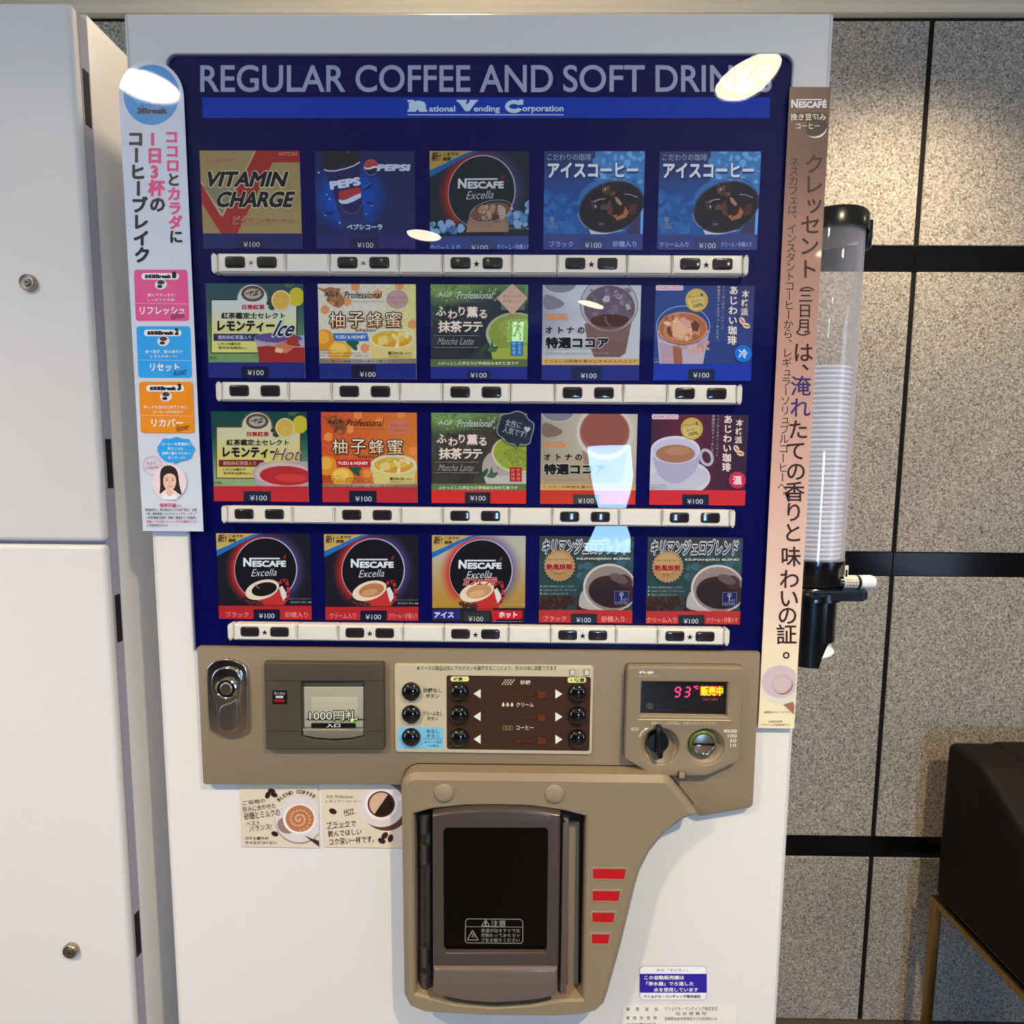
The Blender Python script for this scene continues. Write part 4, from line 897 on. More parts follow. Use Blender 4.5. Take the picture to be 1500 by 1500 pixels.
# speech bubble sticker on the hot green tea latte card
A = Art(-0.0037, 620, 595, Z, E=EROW[2], step=1e-5)
bub = smoothpoly([(1000, 330), (1040, 210), (1060, 110), (1190, 95), (1290, 55), (1400, 95), (1450, 185), (1530, 230), (1520, 330), (1490, 420), (1470, 520), (1400, 540), (1330, 520), (1305, 600), (1255, 520), (1150, 515), (1100, 440), (1030, 410)], 1)
A.poly(bub, (150, 150, 158)); cxx, cyy = 1262, 310
A.poly([(cxx+(x-cxx)*0.955, cyy+(y-cyy)*0.95) for x, y in bub], (24, 26, 32))
A.text('女性に', 1130, 195, 1350, 290, (176, 172, 180), rot=12); A.text('人気です!', 1090, 305, 1420, 400, (176, 172, 180), rot=14)
A.ell(1408, 305, 24, 26, (170, 168, 176), n=14); A.ell(1448, 312, 24, 26, (170, 168, 176), n=14); A.poly([(1384, 316), (1472, 322), (1422, 362)], (170, 168, 176))
o = A.build('bubble_sticker', MPRINTG, vm)

# ---- selector strips with their buttons
ROWS = [((307.8, 371.2), (1097, 402.0)), ((314.6, 560.0), (1087.6, 590.8)), ((322.8, 742.0), (1077.5, 771.5)), ((332.0, 915.2), (1069, 944.4))]
SEG = [(0.0124, 0.1404), (0.2225, 0.3517), (0.433, 0.562), (0.6456, 0.7748), (0.8575, 0.9885)]
MARK = ['＊＊★★★', '', '', '★★★★★']
SYF = -0.0125
for r, (tl, br_) in enumerate(ROWS):
    x0, z1 = W(tl[0], (tl[1]+W(0, 0)[0]*0), SYF); x1, z0 = W(br_[0], br_[1], SYF)
    z1 = (W(tl[0], tl[1], SYF)[1]+W(br_[0], tl[1]+(2.6 if r == 0 else 3.5 if r == 1 else 4.9 if r == 2 else 5.8)*0.9, SYF)[1])/2
    z0 = (W(tl[0], br_[1]-(2 if r == 0 else 2.6 if r == 1 else 5 if r == 2 else 6)*0.9, SYF)[1]+W(br_[0], br_[1], SYF)[1])/2
    L = x1-x0; H = z1-z0
    st = thing('selector_strip', '', 'x'); del st['label']; del st['category']; st.parent = vm; st.matrix_parent_inverse = vm.matrix_world.inverted()
    me = None
    bm = bmesh.new(); plate(bm, rrect(x0+0.001, z0+0.001, x1-0.001, z1-0.001, 0.003, 3), -0.001, SYF+0.003); link('strip_core', bm, MGAP, st)
    cuts = [0.0]
    for a, b in SEG: cuts += [a, b]
    cuts.append(1.0)
    for i in range(len(cuts)-1):
        a, b = x0+L*cuts[i]+0.0003, x0+L*cuts[i+1]-0.0003
        bm = bmesh.new(); plate(bm, rrect(a, z0, b, z1, 0.0035 if i in (0, len(cuts)-2) else 0.0008, 3), -0.0015, SYF, 0.0016, 3)
        link('end_cap' if i in (0, len(cuts)-2) else 'strip_cover', bm, MSTRIP, st)
        if i % 2 == 0 and 0 < i < len(cuts): pass
    zc_ = z0+H*0.545; bh = H*0.53
    for j, (a, b) in enumerate(SEG):
        A = Art(SYF-0.0002, E=EROW[r])
        sa = x0+L*a
        for (u0, u1) in ((0.0160, 0.0512), (0.0755, 0.1106)):
            plateo('button_bezel', MGAP, st, rrect(sa+L*u0-0.0006, zc_-bh/2-0.0006, sa+L*u1+0.0006, zc_+bh/2+0.0006, 0.0030, 4), SYF+0.001, SYF-0.0004)
            plateo('selector_button', MBTN, st, rrect(sa+L*u0, zc_-bh/2, sa+L*u1, zc_+bh/2, 0.0026, 4), SYF+0.001, SYF-0.0012, 0.0009, 3)
        if MARK[r]:
            vs, ts = glyphs(MARK[r][j]); mx = sum(v[0] for v in vs)/len(vs); my = (min(v[1] for v in vs)+max(v[1] for v in vs))/2; sc = 0.0085
            A.lay += 1
            for tr in ts: A.tri([(sa+L*0.0633+(vs[i][0]-mx)*sc, zc_-0.0006+(vs[i][1]-my)*sc) for i in tr], [(0.01, 0.01, 0.01)]*3)
            A.build('printed_mark', MPRINT, st)

# ================================================================= CONTROL FASCIA
FY = -0.010
plateo('control_fascia', MBEIGE, vm, [W(x, y, FY) for x, y in ((287.8, 948.8), (1114, 957), (1103.6, 1177), (1102, 1181), (1098, 1184), (1028, 1196), (1018, 1192), (985, 1158), (900, 1152), (600, 1150), (300, 1149.5), (297, 1147))], 0.0, FY, 0.0015, 2)
# ---- lock handle
FL = (280, 940, 5.0)
lk = thing('lock_handle', '', 'x'); del lk['label']; del lk['category']; lk.parent = vm; lk.matrix_parent_inverse = vm.matrix_world.inverted(); lk['label'] = 'chrome lock handle'
plateo('escutcheon', MCHROME, lk, smoothpoly(FR(FL, [(110, 205), (118, 180), (165, 142), (240, 124), (320, 136), (385, 170), (412, 205), (426, 630), (400, 668), (345, 698), (280, 707), (205, 692), (145, 658), (125, 630)], -0.014), 1), FY, -0.014, 0.0016, 3)
tear = smoothpoly(FR(FL, [(146, 270), (162, 222), (205, 196), (262, 186), (320, 198), (360, 240), (374, 310), (366, 390), (352, 460), (352, 610), (325, 652), (265, 668), (210, 652), (190, 612), (190, 480), (160, 400), (148, 340)], -0.018), 1)
plateo('recess_rim', MCHROME, lk, tear, -0.014, -0.0185, 0.0018, 4)
plateo('pull_tongue', MSATIN, lk, smoothpoly(FR(FL, [(205, 480), (250, 455), (300, 445), (345, 400), (345, 610), (320, 645), (262, 656), (212, 640), (200, 600)], -0.019), 2), -0.0180, -0.0205, 0.0012, 3)
lc = W(280+263/5, 940+340/5, -0.02)
latheo('lock_collar', MCHROME, lk, [(0.0125, -0.017), (0.0122, -0.0225), (0.0112, -0.0235), (0.0100, -0.0225), (0.0098, -0.018)], (lc[0], 0, lc[1]), 'Y', 36)
latheo('lock_ring', MBLK, lk, [(0.0099, -0.018), (0.0099, -0.0215), (0.0076, -0.0215), (0.0076, -0.018)], (lc[0], 0, lc[1]), 'Y', 36)
latheo('lock_core', MSATIN, lk, [(0.0074, -0.018), (0.0074, -0.0222), (0.0066, -0.0228), (0.0044, -0.0228), (0.0042, -0.0216), (0.0034, -0.0216), (0.0033, -0.0226), (0.0004, -0.0226)], (lc[0], 0, lc[1]), 'Y', 36)
# ---- banknote acceptor
ba = bpy.data.objects.new('banknote_acceptor', None); C.objects.link(ba); ba.parent = vm; ba.matrix_parent_inverse = vm.matrix_world.inverted(); ba['label'] = 'dark olive banknote slot unit'
slot = FR(FL, [(803, 288), (1266, 288), (1268, 690), (1180, 716), (1040, 726), (900, 716), (808, 690)], -0.017)
plateo('surround', MBEZ, ba, [W(x, y, -0.0175) for x, y in ((386, 971.5), (386.5, 970.6), (387.5, 970.2), (560, 971.6), (561.5, 972.2), (562, 973.5), (563.2, 1096.5), (562.5, 1098), (561, 1098.6), (391, 1098.6), (389.5, 1098), (389, 1096.5))], FY, -0.0175, 0.0018, 3, holes=[slot], hcham=0.001)
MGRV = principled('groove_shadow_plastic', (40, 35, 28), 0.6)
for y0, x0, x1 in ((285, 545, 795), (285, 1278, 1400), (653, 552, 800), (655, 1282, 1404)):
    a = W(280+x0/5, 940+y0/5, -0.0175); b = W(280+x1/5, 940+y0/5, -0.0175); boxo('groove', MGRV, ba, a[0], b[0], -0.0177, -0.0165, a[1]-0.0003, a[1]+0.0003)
plateo('slot_back', principled('slot_back_grey', (120, 118, 104), 0.5), ba, inset(ccw(slot), -0.001), FY-0.0002, -0.0120)
MSHR = principled('pale_translucent_grey', (168, 166, 148), 0.25, coat=0.5)
plateo('note_guide', MSHR, ba, FR(FL, [(822, 335), (1262, 335), (1262, 632), (824, 632)], -0.016), -0.012, -0.0155, 0.0016, 3)
plateo('guide_window', principled('pale_guide_window', (186, 182, 160), 0.2, coat=0.6), ba, FR(FL, [(880, 405), (1218, 405), (1222, 545), (880, 545)], -0.016), -0.015, -0.0160, 0.0005, 2)
plateo('guide_lip', principled('grey_guide_lip', (120, 118, 104), 0.25, coat=0.5), ba, FR(FL, [(815, 640), (1264, 640), (1262, 690), (1170, 710), (1040, 716), (920, 708), (818, 690)], -0.018), -0.012, -0.0185, 0.0022, 4)
plateo('guide_shade', principled('grey_guide_shade', (70, 68, 60), 0.4), ba, FR(FL, [(808, 292), (1262, 292), (1262, 332), (808, 332)], -0.014), -0.012, -0.0140, 0.0008, 2)
A = Art(-0.0163, *FL, E=(0.80, 0.74, 0.66), step=1e-5)
A.line([(845, 568), (1260, 570)], 8, (26, 24, 18))
A.text('1000円札', 858, 496, 1226, 584, (30, 28, 20), 0.06); A.text('1000円札', 866, 504, 1218, 576, (214, 206, 178), 0.0)
A.rr(880, 596, 1206, 630, 8, (14, 12, 14)); A.text('入口', 990, 599, 1092, 627, (206, 200, 186), 0.02)
A.build('slot_lettering', MPRINT, ba)
g = W(280+1178/5, 940+576/5, -0.0166); latheo('status_lamp', MLEDG, ba, [(0.0015, -0.0162), (0.0014, -0.0172), (0.0004, -0.0175)], (g[0], 0, g[1]), 'Y', 12)
A = Art(-0.0178, *FL, E=(0.80, 0.74, 0.66)); A.rect(597, 358, 702, 457, (14, 8, 10)); A.text('受入中止', 608, 368, 690, 388, (190, 190, 190), 0.0, res=1); A.rect(620, 396, 674, 412, (196, 190, 186)); A.text('ランプ', 628, 399, 666, 409, (40, 30, 30), res=1); A.rect(612, 420, 684, 442, (150, 16, 24))
A.build('status_label', MPRINTG, ba)
# ---- strength panel with nine dome buttons
FA = (560, 950, 4.412)
ap = bpy.data.objects.new('adjustment_panel', None); C.objects.link(ap); ap.parent = vm; ap.matrix_parent_inverse = vm.matrix_world.inverted(); ap['label'] = 'cream and brown taste panel with nine black buttons'
MPAN = principled('pale_olive_panel', (200, 190, 160), 0.4)
c0, c1, c2, c3 = FR(FA, [(82, 100), (1365, 112), (1355, 685), (80, 672)], -0.0125)
px0, px1, pz1, pz0 = (c0[0]+c3[0])/2, (c1[0]+c2[0])/2, (c0[1]+c1[1])/2, (c2[1]+c3[1])/2
plateo('panel_plate', MPAN, ap, rrect(px0, pz0, px1, pz1, 0.004, 5), FY, -0.0122, 0.0008, 2)
A = Art(-0.0124, *FA, E=(0.82, 0.75, 0.66))
a0, a1 = W(560+415/4.412, 950+173/4.412, -0.0124), W(560+1338/4.412, 950+662/4.412, -0.0124)
A.poly(rrect(a0[0], a1[1], a1[0], a0[1], 0.0028, 4), (58, 36, 22), world=True)
A.rr(98, 508, 394, 648, 14, (112, 172, 190)); A.text('★マークの商品は先に下のボタンを操作することにより、好みの味に調整できます', 222, 110, 1128, 142, (44, 40, 34), 0.0, res=2)
for t, q in (('砂糖なし', (264, 255, 385, 285)), ('ボタン', (280, 292, 368, 320)), ('クリームなし', (260, 404, 390, 434)), ('ボタン', (290, 440, 358, 466)), ('氷なし', (284, 520, 370, 548)), ('ボタン', (284, 552, 370, 578))): A.text(t, *q, (40, 36, 30), 0.012)
A.line([(266, 584), (384, 584)], 2.5, (50, 70, 80)); A.text('★マーク商品', 272, 594, 384, 612, (40, 50, 56), res=1); A.text('のみ有効', 288, 620, 364, 636, (40, 50, 56), res=1)
A.rr(442, 180, 560, 212, 12, (226, 214, 130)); A.text('減量－', 456, 185, 550, 208, (30, 30, 20), 0.02); A.rr(1198, 186, 1316, 220, 12, (226, 214, 130)); A.text('＋増量', 1208, 190, 1308, 216, (30, 30, 20), 0.02)
for t, q in (('砂糖', (892, 204, 958, 232)), ('クリーム', (866, 348, 978, 376)), ('コーヒー', (866, 496, 978, 524))): A.text(t, *q, (216, 204, 168), 0.01)
for i in range(4):
    for k in range(3): 
        if not (i == 3 and k > 2): A.ell(796+i*18-0 if k == 0 else 787+i*18+(k == 2)*-9+0, 203+k*13, 5, 5, (206, 196, 160), n=8)
for i in range(3): A.ell(782+i*28, 364, 9, 10, (206, 196, 160), n=10); A.poly([(773+i*28, 360), (782+i*28, 344), (791+i*28, 360)], (206, 196, 160))
for i in range(3): A.rr(778+i*22, 496, 798+i*22, 526, 4, (120, 108, 70)); A.rr(782+i*22, 500, 794+i*22, 522, 3, (50, 40, 20))
for y in (290, 437, 583): A.poly([(590, y), (636, y-30), (636, y+30)], (214, 206, 192)); A.poly([(1164, y+2), (1118, y-28), (1118, y+32)], (214, 206, 192))
for (x, y, k) in ((870, 295, 1), (945, 295, 1), (1030, 295, 2), (955, 445, 1), (1028, 445, 2), (880, 600, 1), (945, 598, 1), (1030, 592, 2)): A.rect(x-24, y-20 if k == 2 else y-8, x+26, y+22 if k == 2 else y+8, (92, 44, 16) if k == 2 else (78, 38, 18))
for x in (1211, 1304): A.rect(x, 133, x+32, 170, (120, 112, 96)); A.rect(x+4, 137, x+28, 168, (196, 188, 164))
A.build('panel_print', MPRINT, ap)
for cx_, ys in ((183, (285, 433, 581)), (495, (288, 436, 583)), (1264, (294, 441, 589))):
    for y in ys:
        p = W(560+cx_/4.412, 950+y/4.412, -0.016)
        latheo('dome_button', MDOME, ap, [(0.0112, -0.0122), (0.0112, -0.0134), (0.0106, -0.0150), (0.0096, -0.0163), (0.0078, -0.0177), (0.0052, -0.0188), (0.0026, -0.0193), (0.0002, -0.0194)], (p[0], 0, p[1]), 'Y', 28, smooth=60)
# ---- coin unit
FC = (900, 970, 7.143); KY = -0.020
cu = bpy.data.objects.new('coin_unit', None); C.objects.link(cu); cu.parent = vm; cu.matrix_parent_inverse = vm.matrix_world.inverted(); cu['label'] = 'beige coin unit with red digit display'
disp = FR(FC, [(288, 208), (1196, 214), (1180, 574), (274, 558)], KY)
k0 = W(900+482/7.143, 970+884/7.143, KY); k1 = W(900+955/7.143, 970+890/7.143, KY); RD = 0.0212
plateo('coin_surround', MBEIGE, cu, FR(FC, [(133, 100), (138, 72), (150, 52), (175, 42), (1310, 55), (1340, 62), (1356, 80), (1360, 110), (1316, 1015), (1305, 1040), (990, 1188), (950, 1196), (430, 1196), (390, 1182), (118, 1020), (104, 1000)], KY), FY, KY, 0.0024, 4, holes=[disp, circ(k0[0], k0[1], RD, n=40), circ(k1[0], k1[1], RD, n=40)], hcham=0.0026)
plateo('coin_seam', MGAP, cu, inset(ccw(FR(FC, [(133, 100), (138, 72), (150, 52), (175, 42), (1310, 55), (1340, 62), (1356, 80), (1360, 110), (1316, 1015), (1305, 1040), (990, 1188), (950, 1196), (430, 1196), (390, 1182), (118, 1020), (104, 1000)], KY)), -0.0005), FY+0.001, FY-0.0004)  # dark plate showing as a thin line around the coin unit
for kc in (k0, k1): latheo('dish', MBEIGE2, cu, [(RD+0.0008, KY+0.002), (RD-0.001, KY+0.0045), (RD-0.004, KY+0.0078), (RD-0.008, KY+0.0092), (0.0004, KY+0.0094)], (kc[0], 0, kc[1]), 'Y', 40, 60, closed=True)
plateo('display_screen', MSCREEN, cu, inset(ccw(disp), -0.001), FY-0.0002, -0.0145)
lip = FR(FC, [(272, 556), (1182, 572), (1218, 612), (243, 602)], KY)
bm = bmesh.new(); q = [(lip[0], -0.0146), (lip[1], -0.0146), (lip[2], -0.0208), (lip[3], -0.0208)]
f = [bm.verts.new((p[0], y, p[1])) for p, y in q]; b = [bm.verts.new((p[0], -0.0140, p[1])) for p, y in q]
bm.faces.new(f); bm.faces.new(b)
for i in range(4): bm.faces.new((f[i], f[(i+1) % 4], b[(i+1) % 4], b[i]))
link('display_lip', bm, principled('lit_lip_beige', (206, 190, 146), 0.3, coat=0.4), cu)  # lip colour paled as if the slope catches light
def flat(name, mat, parent, polys, Y, fr):
    bm = bmesh.new()
    for p in polys:
        w_ = FR(fr, p, Y); vs = [bm.verts.new((x, Y, z)) for x, z in w_]
        for t in tessellate_polygon([[Vector((x, z, 0)) for x, z in w_]]):
            try: bm.faces.new([vs[i] for i in t])
            except ValueError: pass
    return link(name, bm, mat, parent, 0)
def seg7(d, x, y, w_, h, t=13, sk=0.18):
    on = {'9': 'abcdfg', '3': 'abcdg'}[d]; m = h/2
    S7 = {'a': (0, 0, w_, 0), 'b': (w_, 0, w_, m), 'c': (w_, m, w_, h), 'd': (0, h, w_, h), 'e': (0, m, 0, h), 'f': (0, 0, 0, m), 'g': (0, m, w_, m)}
    out = []
    for k in on:
        x0, y0, x1, y1 = S7[k]; g_ = 5
        if y0 == y1: p = [(x0+g_, y0), (x0+g_+t/2, y0-t/2), (x1-g_-t/2, y0-t/2), (x1-g_, y0), (x1-g_-t/2, y0+t/2), (x0+g_+t/2, y0+t/2)]
        else: p = [(x0, y0+g_), (x0+t/2, y0+g_+t/2), (x0+t/2, y1-g_-t/2), (x0, y1-g_), (x0-t/2, y1-g_-t/2), (x0-t/2, y0+g_+t/2)]
        out.append([(x+a+(h-b_)*sk, y+b_) for a, b_ in p])
    return out
flat('led_digit', MLEDR, cu, seg7('9', 628, 264, 50, 98), -0.0149, FC); flat('led_digit', MLEDR, cu, seg7('3', 728, 264, 50, 98), -0.0149, FC)
def ledtext(name, t, x0, y0, x1, y1, mat, Y, bold=0.0):
    A = Art(Y, *FC); A.text(t, x0, y0, x1, y1, (255, 255, 255), bold); return A.build(name, mat, cu)
ledtext('led_unit', '℃', 830, 248, 878, 284, MLEDR, -0.0149, 0.03)
flat('led_halo', principled('led_amber_halo', (120, 40, 0), 0.5, emis=(215, 70, 8), estr=1.1), cu, [[(896, 250), (1138, 252), (1136, 325), (1110, 350), (896, 346)]], -0.0148, FC)  # glowing plate put behind the lettering as its halo
ledtext('led_lettering', '販売中', 905, 252, 1136, 352, MLEDO, -0.0150, 0.022)
ledtext('led_caption', '売切 準備中', 922, 374, 1086, 404, MLEDP, -0.0149, 0.012)
A = Art(-0.0148, *FC, E=(0.8, 0.75, 0.7)); A.ell(370, 458, 40, 36, (62, 60, 64)); A.lines([('ランプ点灯中は', .7), ('取扱中お待ちください', 1), ('お金を入れて', .6)], 450, 405, 770, 500, (48, 48, 54), gap=1.5); A.line([(440, 500), (650, 505)], 3, (60, 60, 64)); A.build('screen_print', MPRINT, cu)
A = Art(KY-0.0002, *FC, E=(0.82, 0.75, 0.66)); LC = (214, 204, 176)
A.text('FUJI', 262, 95, 408, 126, LC, 0.06); A.text('ELECTRIC', 262, 138, 470, 156, (176, 166, 138), 0.0)
A.text('準備中ランプ点灯時は、お金を入れないでください', 385, 622, 1075, 656, (200, 190, 160), 0.0, res=2)
A.text('返却', 170, 680, 252, 718, LC, 0.0)
for t, q in (('¥500', (1142, 702, 1282, 738)), ('100', (1184, 752, 1280, 788)), ('50', (1204, 802, 1276, 838)), ('10', (1212, 850, 1274, 886))): A.text(t, *q, LC, 0.022)
A.line([(262, 775), (278, 738), (305, 712), (340, 694)], 12, LC); A.poly([(305, 686), (362, 684), (330, 712)], LC)
A.build('coin_lettering', MPRINT, cu)
kn = bpy.data.objects.new('return_knob', None)
latheo('return_knob', MBLK, cu, [(0.0124, KY+0.0094), (0.0124, KY+0.002), (0.0116, KY+0.0006), (0.0002, KY)], (W(900+462/7.143, 970+850/7.143, KY)[0], 0, W(900+462/7.143, 970+850/7.143, KY)[1]), 'Y', 32)
plateo('knob_grip', MBLK, cu, FR(FC, [(446, 702), (456, 690), (500, 690), (512, 702), (514, 1000), (500, 1022), (470, 1024), (455, 1005)], KY-0.010), KY+0.002, KY-0.0090, 0.0020, 3)
plateo('knob_skirt', principled('grey_knob_skirt', (96, 90, 76), 0.4), cu, FR(FC, [(350, 900), (560, 900), (520, 985), (490, 1035), (420, 1040), (400, 980)], KY), KY+0.0094, KY+0.004, 0.001, 2)
kx, kz = W(900+938/7.143, 970+866/7.143, KY)
latheo('coin_ring', MGREEN, cu, [(0.0166, KY+0.0094), (0.0160, KY+0.0035), (0.0150, KY+0.0015), (0.0134, KY+0.0012), (0.0128, KY+0.0040)], (kx, 0, kz), 'Y', 40, 60, closed=True)
for nm, a0, a1, mt in (('coin_plate', 4, 176, MSATIN), ('coin_plate', 184, 356, MCHROME)):
    pts = [(kx+0.0123*math.cos(math.radians(a0+(a1-a0)*i/20)), kz+0.0123*math.sin(math.radians(a0+(a1-a0)*i/20))) for i in range(21)]
    plateo(nm, mt, cu, pts, KY+0.006, KY+0.0012, 0.0008, 2)
latheo('coin_rim', MCHROME, cu, [(0.0130, KY+0.005), (0.0130, KY+0.0002), (0.0122, KY+0.0002), (0.0122, KY+0.005)], (kx, 0, kz), 'Y', 40, closed=True)
latheo('coin_slot', MGAP, cu, [(0.0122, KY+0.0070), (0.0122, KY+0.0062), (0.0002, KY+0.0062)], (kx, 0, kz), 'Y', 24)
plateo('latch_clip', MBEZ, cu, FR(FC, [(664, 1140), (740, 1140), (746, 1222), (705, 1230), (664, 1222)], KY), FY, KY-0.003, 0.001, 2)
plateo('latch_face', MBEIGE2, cu, FR(FC, [(678, 1150), (734, 1150), (738, 1214), (676, 1214)], KY-0.003), KY-0.002, KY-0.0038, 0.0006, 2)

# ================================================================= DRINK OUTLET
HY = -0.034
HO = [(52, 110), (60, 78), (85, 55), (115, 47), (1248, 60), (1275, 64), (1292, 76), (1418, 236), (1350, 262), (1262, 330), (1195, 415), (1152, 500), (1130, 570), (1062, 850), (1003, 1060), (985, 1112), (950, 1146), (880, 1164), (760, 1170), (450, 1168), (160, 1152), (95, 1125), (66, 1072)]
ou = bpy.data.objects.new('drink_outlet', None); C.objects.link(ou); ou.parent = vm; ou.matrix_parent_inverse = vm.matrix_world.inverted(); ou['label'] = 'beige outlet housing with smoked door'
plateo('outlet_seam', MGAP, ou, inset(ccw(FR(F7, HO, HY)), -0.0009), 0.0, FY-0.0006)  # dark plate, its edge draws the seam line around the housing
HOLE = [(113, 228), (200, 205), (350, 190), (500, 188), (650, 193), (800, 214), (902, 240), (888, 1078), (780, 1080), (650, 1102), (480, 1112), (300, 1098), (195, 1070), (120, 1050)]
plateo('outlet_housing', MBEIGE, ou, FR(F7, HO, HY), 0.0005, HY, 0.0062, 1, holes=[FR(F7, HOLE, HY)], hcham=0.0022)
plateo('jamb', MBEIGE2, ou, FR(F7, [(822, 262), (872, 268), (866, 1055), (812, 1062)], -0.014), 0.0, -0.014, 0.002, 3)
plateo('jamb_step', MBEZ, ou, FR(F7, [(868, 240), (900, 245), (890, 1078), (862, 1078)], -0.006), 0.0, -0.006, 0.001, 2)
plateo('hinge_post', MSMOKE, ou, FR(F7, [(140, 232), (192, 226), (192, 1062), (136, 1046)], -0.020), -0.002, -0.020, 0.004, 4)
for y in (270, 410, 880, 1000):
    a = W(570+163/3.125, 1120+y/3.125, -0.022); latheo('hinge_knuckle', MSMOKE, ou, [(0.0035, a[1]-0.012), (0.0060, a[1]-0.011), (0.0060, a[1]+0.011), (0.0035, a[1]+0.012)], (a[0], -0.020, 0), 'Z', 16)
DY = -0.042
sd = bpy.data.objects.new('outlet_door', None)
win_o = FR(F7, [(262, 292), (716, 292), (727, 305), (722, 845), (712, 862), (264, 862), (250, 846), (248, 306)], DY)
plateo('door_frame', MSMOKE, ou, FR(F7, [(196, 232), (280, 218), (400, 208), (500, 206), (620, 210), (720, 220), (786, 232), (776, 928), (198, 926)], DY), HY+0.012, DY, 0.004, 4, holes=[win_o], hcham=0.0015)
plateo('door_pull', MSMOKE2, ou, FR(F7, [(198, 936), (774, 938), (772, 1068), (700, 1086), (600, 1098), (480, 1104), (360, 1096), (270, 1080), (198, 1060)], DY-0.004), HY+0.012, DY-0.003, 0.006, 5)
plateo('door_side', MSMOKE2, ou, FR(F7, [(790, 232), (828, 244), (822, 650), (814, 1068), (778, 1068)], -0.024), -0.006, -0.026, 0.008, 5)
bm = bmesh.new(); vs = [bm.verts.new((x, DY+0.005, z)) for x, z in inset(ccw(win_o), -0.002)]; bm.faces.new(vs); link('door_pane', bm, MDARKGL, ou, 0)
A = Art(DY+0.0046, *F7, E=(0.85, 0.8, 0.7)); GL = (150, 140, 124)
pts = [(350, 716), (358, 706), (600, 708), (612, 718), (612, 808), (604, 818), (356, 816), (348, 806)]; A.line(pts, 2.6, GL, True); A.line([(350, 742), (612, 744)], 2, GL)
A.line([(424, 738), (442, 710), (460, 740)], 3, GL, True); A.text('!', 438, 718, 446, 736, GL, 0.05); A.text('注意', 466, 712, 534, 742, GL, 0.0)
A.line([(358, 802), (382, 758), (408, 802)], 3, GL, True); A.line([(378, 790), (384, 780), (379, 770)], 2.5, GL); A.line([(388, 790), (393, 780), (388, 772)], 2.5, GL)
for i, t in enumerate(('熱湯が出ますので注', 'ぎ終わってからカッ', 'プをお取りください')): A.text(t, 422, 750+i*22, 598, 768+i*22, GL, 0.0, res=1)
A.build('warning_print', MPRINT, ou)
# inside the bay
MSLAB = principled('pale_slab_plastic', (176, 166, 150), 0.4)
def noz(x, y, r, h, mat, name):
    a = W(570+x/3.125, 1120+y/3.125, 0.09); latheo(name, mat, ou, [(r*0.35, a[1]-h), (r, a[1]-h*0.5), (r*0.7, a[1]), (r*0.7, a[1]+0.03)], (a[0], 0.09, 0), 'Z', 20)
noz(460, 420, 0.012, 0.045, MBLK, 'nozzle'); noz(600, 400, 0.010, 0.040, MBLK, 'nozzle')
a = W(570+340/3.125, 1120+420/3.125, 0.07); boxo('pale_slab', MSLAB, ou, a[0]-0.008, a[0]+0.004, 0.07, 0.074, a[1]-0.03, a[1]+0.04, 0.001)  # plain pale slabs set behind the smoked pane
a = W(570+592/3.125, 1120+590/3.125, 0.07); boxo('pale_slab', MSLAB, ou, a[0]-0.014, a[0]+0.014, 0.07, 0.074, a[1]-0.02, a[1]+0.022, 0.001)
a = W(570+480/3.125, 1120+500/3.125, 0.13); boxo('shelf_bar', MBEZ, ou, bay[0][0]+0.002, bay[6][0]-0.004, 0.12, 0.15, a[1]-0.06, a[1]-0.05, 0.001)
for x, y in ((251, 130), (757, 134)):
    a = W(570+x/3.125, 1120+y/3.125, HY); latheo('screw_cap', MBEIGE2, ou, [(0.0112, HY+0.001), (0.0112, HY-0.0008), (0.0104, HY-0.0016), (0.0070, HY-0.0026), (0.0004, HY-0.0030)], (a[0], 0, a[1]), 'Y', 32, 60)
for p in ([(933, 475), (1083, 477), (1075, 524), (933, 522)], [(931, 577), (1057, 578), (1049, 624), (932, 623)], [(930, 676), (1033, 677), (1024, 722), (930, 720)], [(928, 775), (1010, 776), (1002, 819), (928, 818)]):
    plateo('lens_surround', MBEIGE2, ou, FR(F7, [(p[0][0]-8, p[0][1]-7), (p[1][0]+10, p[1][1]-7), (p[2][0]+6, p[2][1]+9), (p[3][0]-8, p[3][1]+8)], HY), HY+0.001, HY-0.0006, 0.0005, 2, holes=[FR(F7, p, HY)])
    plateo('red_lens', MRED, ou, FR(F7, p, HY), HY+0.001, HY-0.0002)
# ---- notices printed on the door
A = Art(-0.0004, 900, 1380, 7.5, E=(0.86, 0.79, 0.70))
def rrp(x0, y0, x1, y1, r): return rrect(x0, y0, x1, y1, r, 5)
A.poly(rrp(276, 262, 1016, 638, 48), (96, 84, 86)); A.poly(rrp(280, 266, 1012, 634, 45), (236, 228, 216)); A.rect(280, 348, 1012, 556, (40, 24, 140))
A.text('水の「オルガノ」', 462, 290, 806, 326, (60, 50, 56), 0.0)
for t, q in (('この自動販売機は', (330, 366, 765, 412)), ('「浄水器」でろ過した', (350, 432, 870, 478)), ('水を使用しています', (432, 498, 920, 544))): A.text(t, *q, (232, 226, 236), 0.022)
A.text('ナショナル・ベンディング株式会社', 322, 576, 948, 612, (40, 34, 40), 0.022)
A.build('water_notice', MPRINTG, vm)
A = Art(-0.0004, 900, 1380, 7.5, E=(0.86, 0.79, 0.70)); A.rect(90, 686, 1330, 1200, (224, 211, 192)); TK = (70, 62, 52)
for i, ch in enumerate('管理者名'): A.text(ch, 130+i*103, 718, 168+i*103, 756, TK, 0.01)
for i, ch in enumerate('連絡先住所'): A.text(ch, 128+i*75, 812, 166+i*75, 850, TK, 0.01)
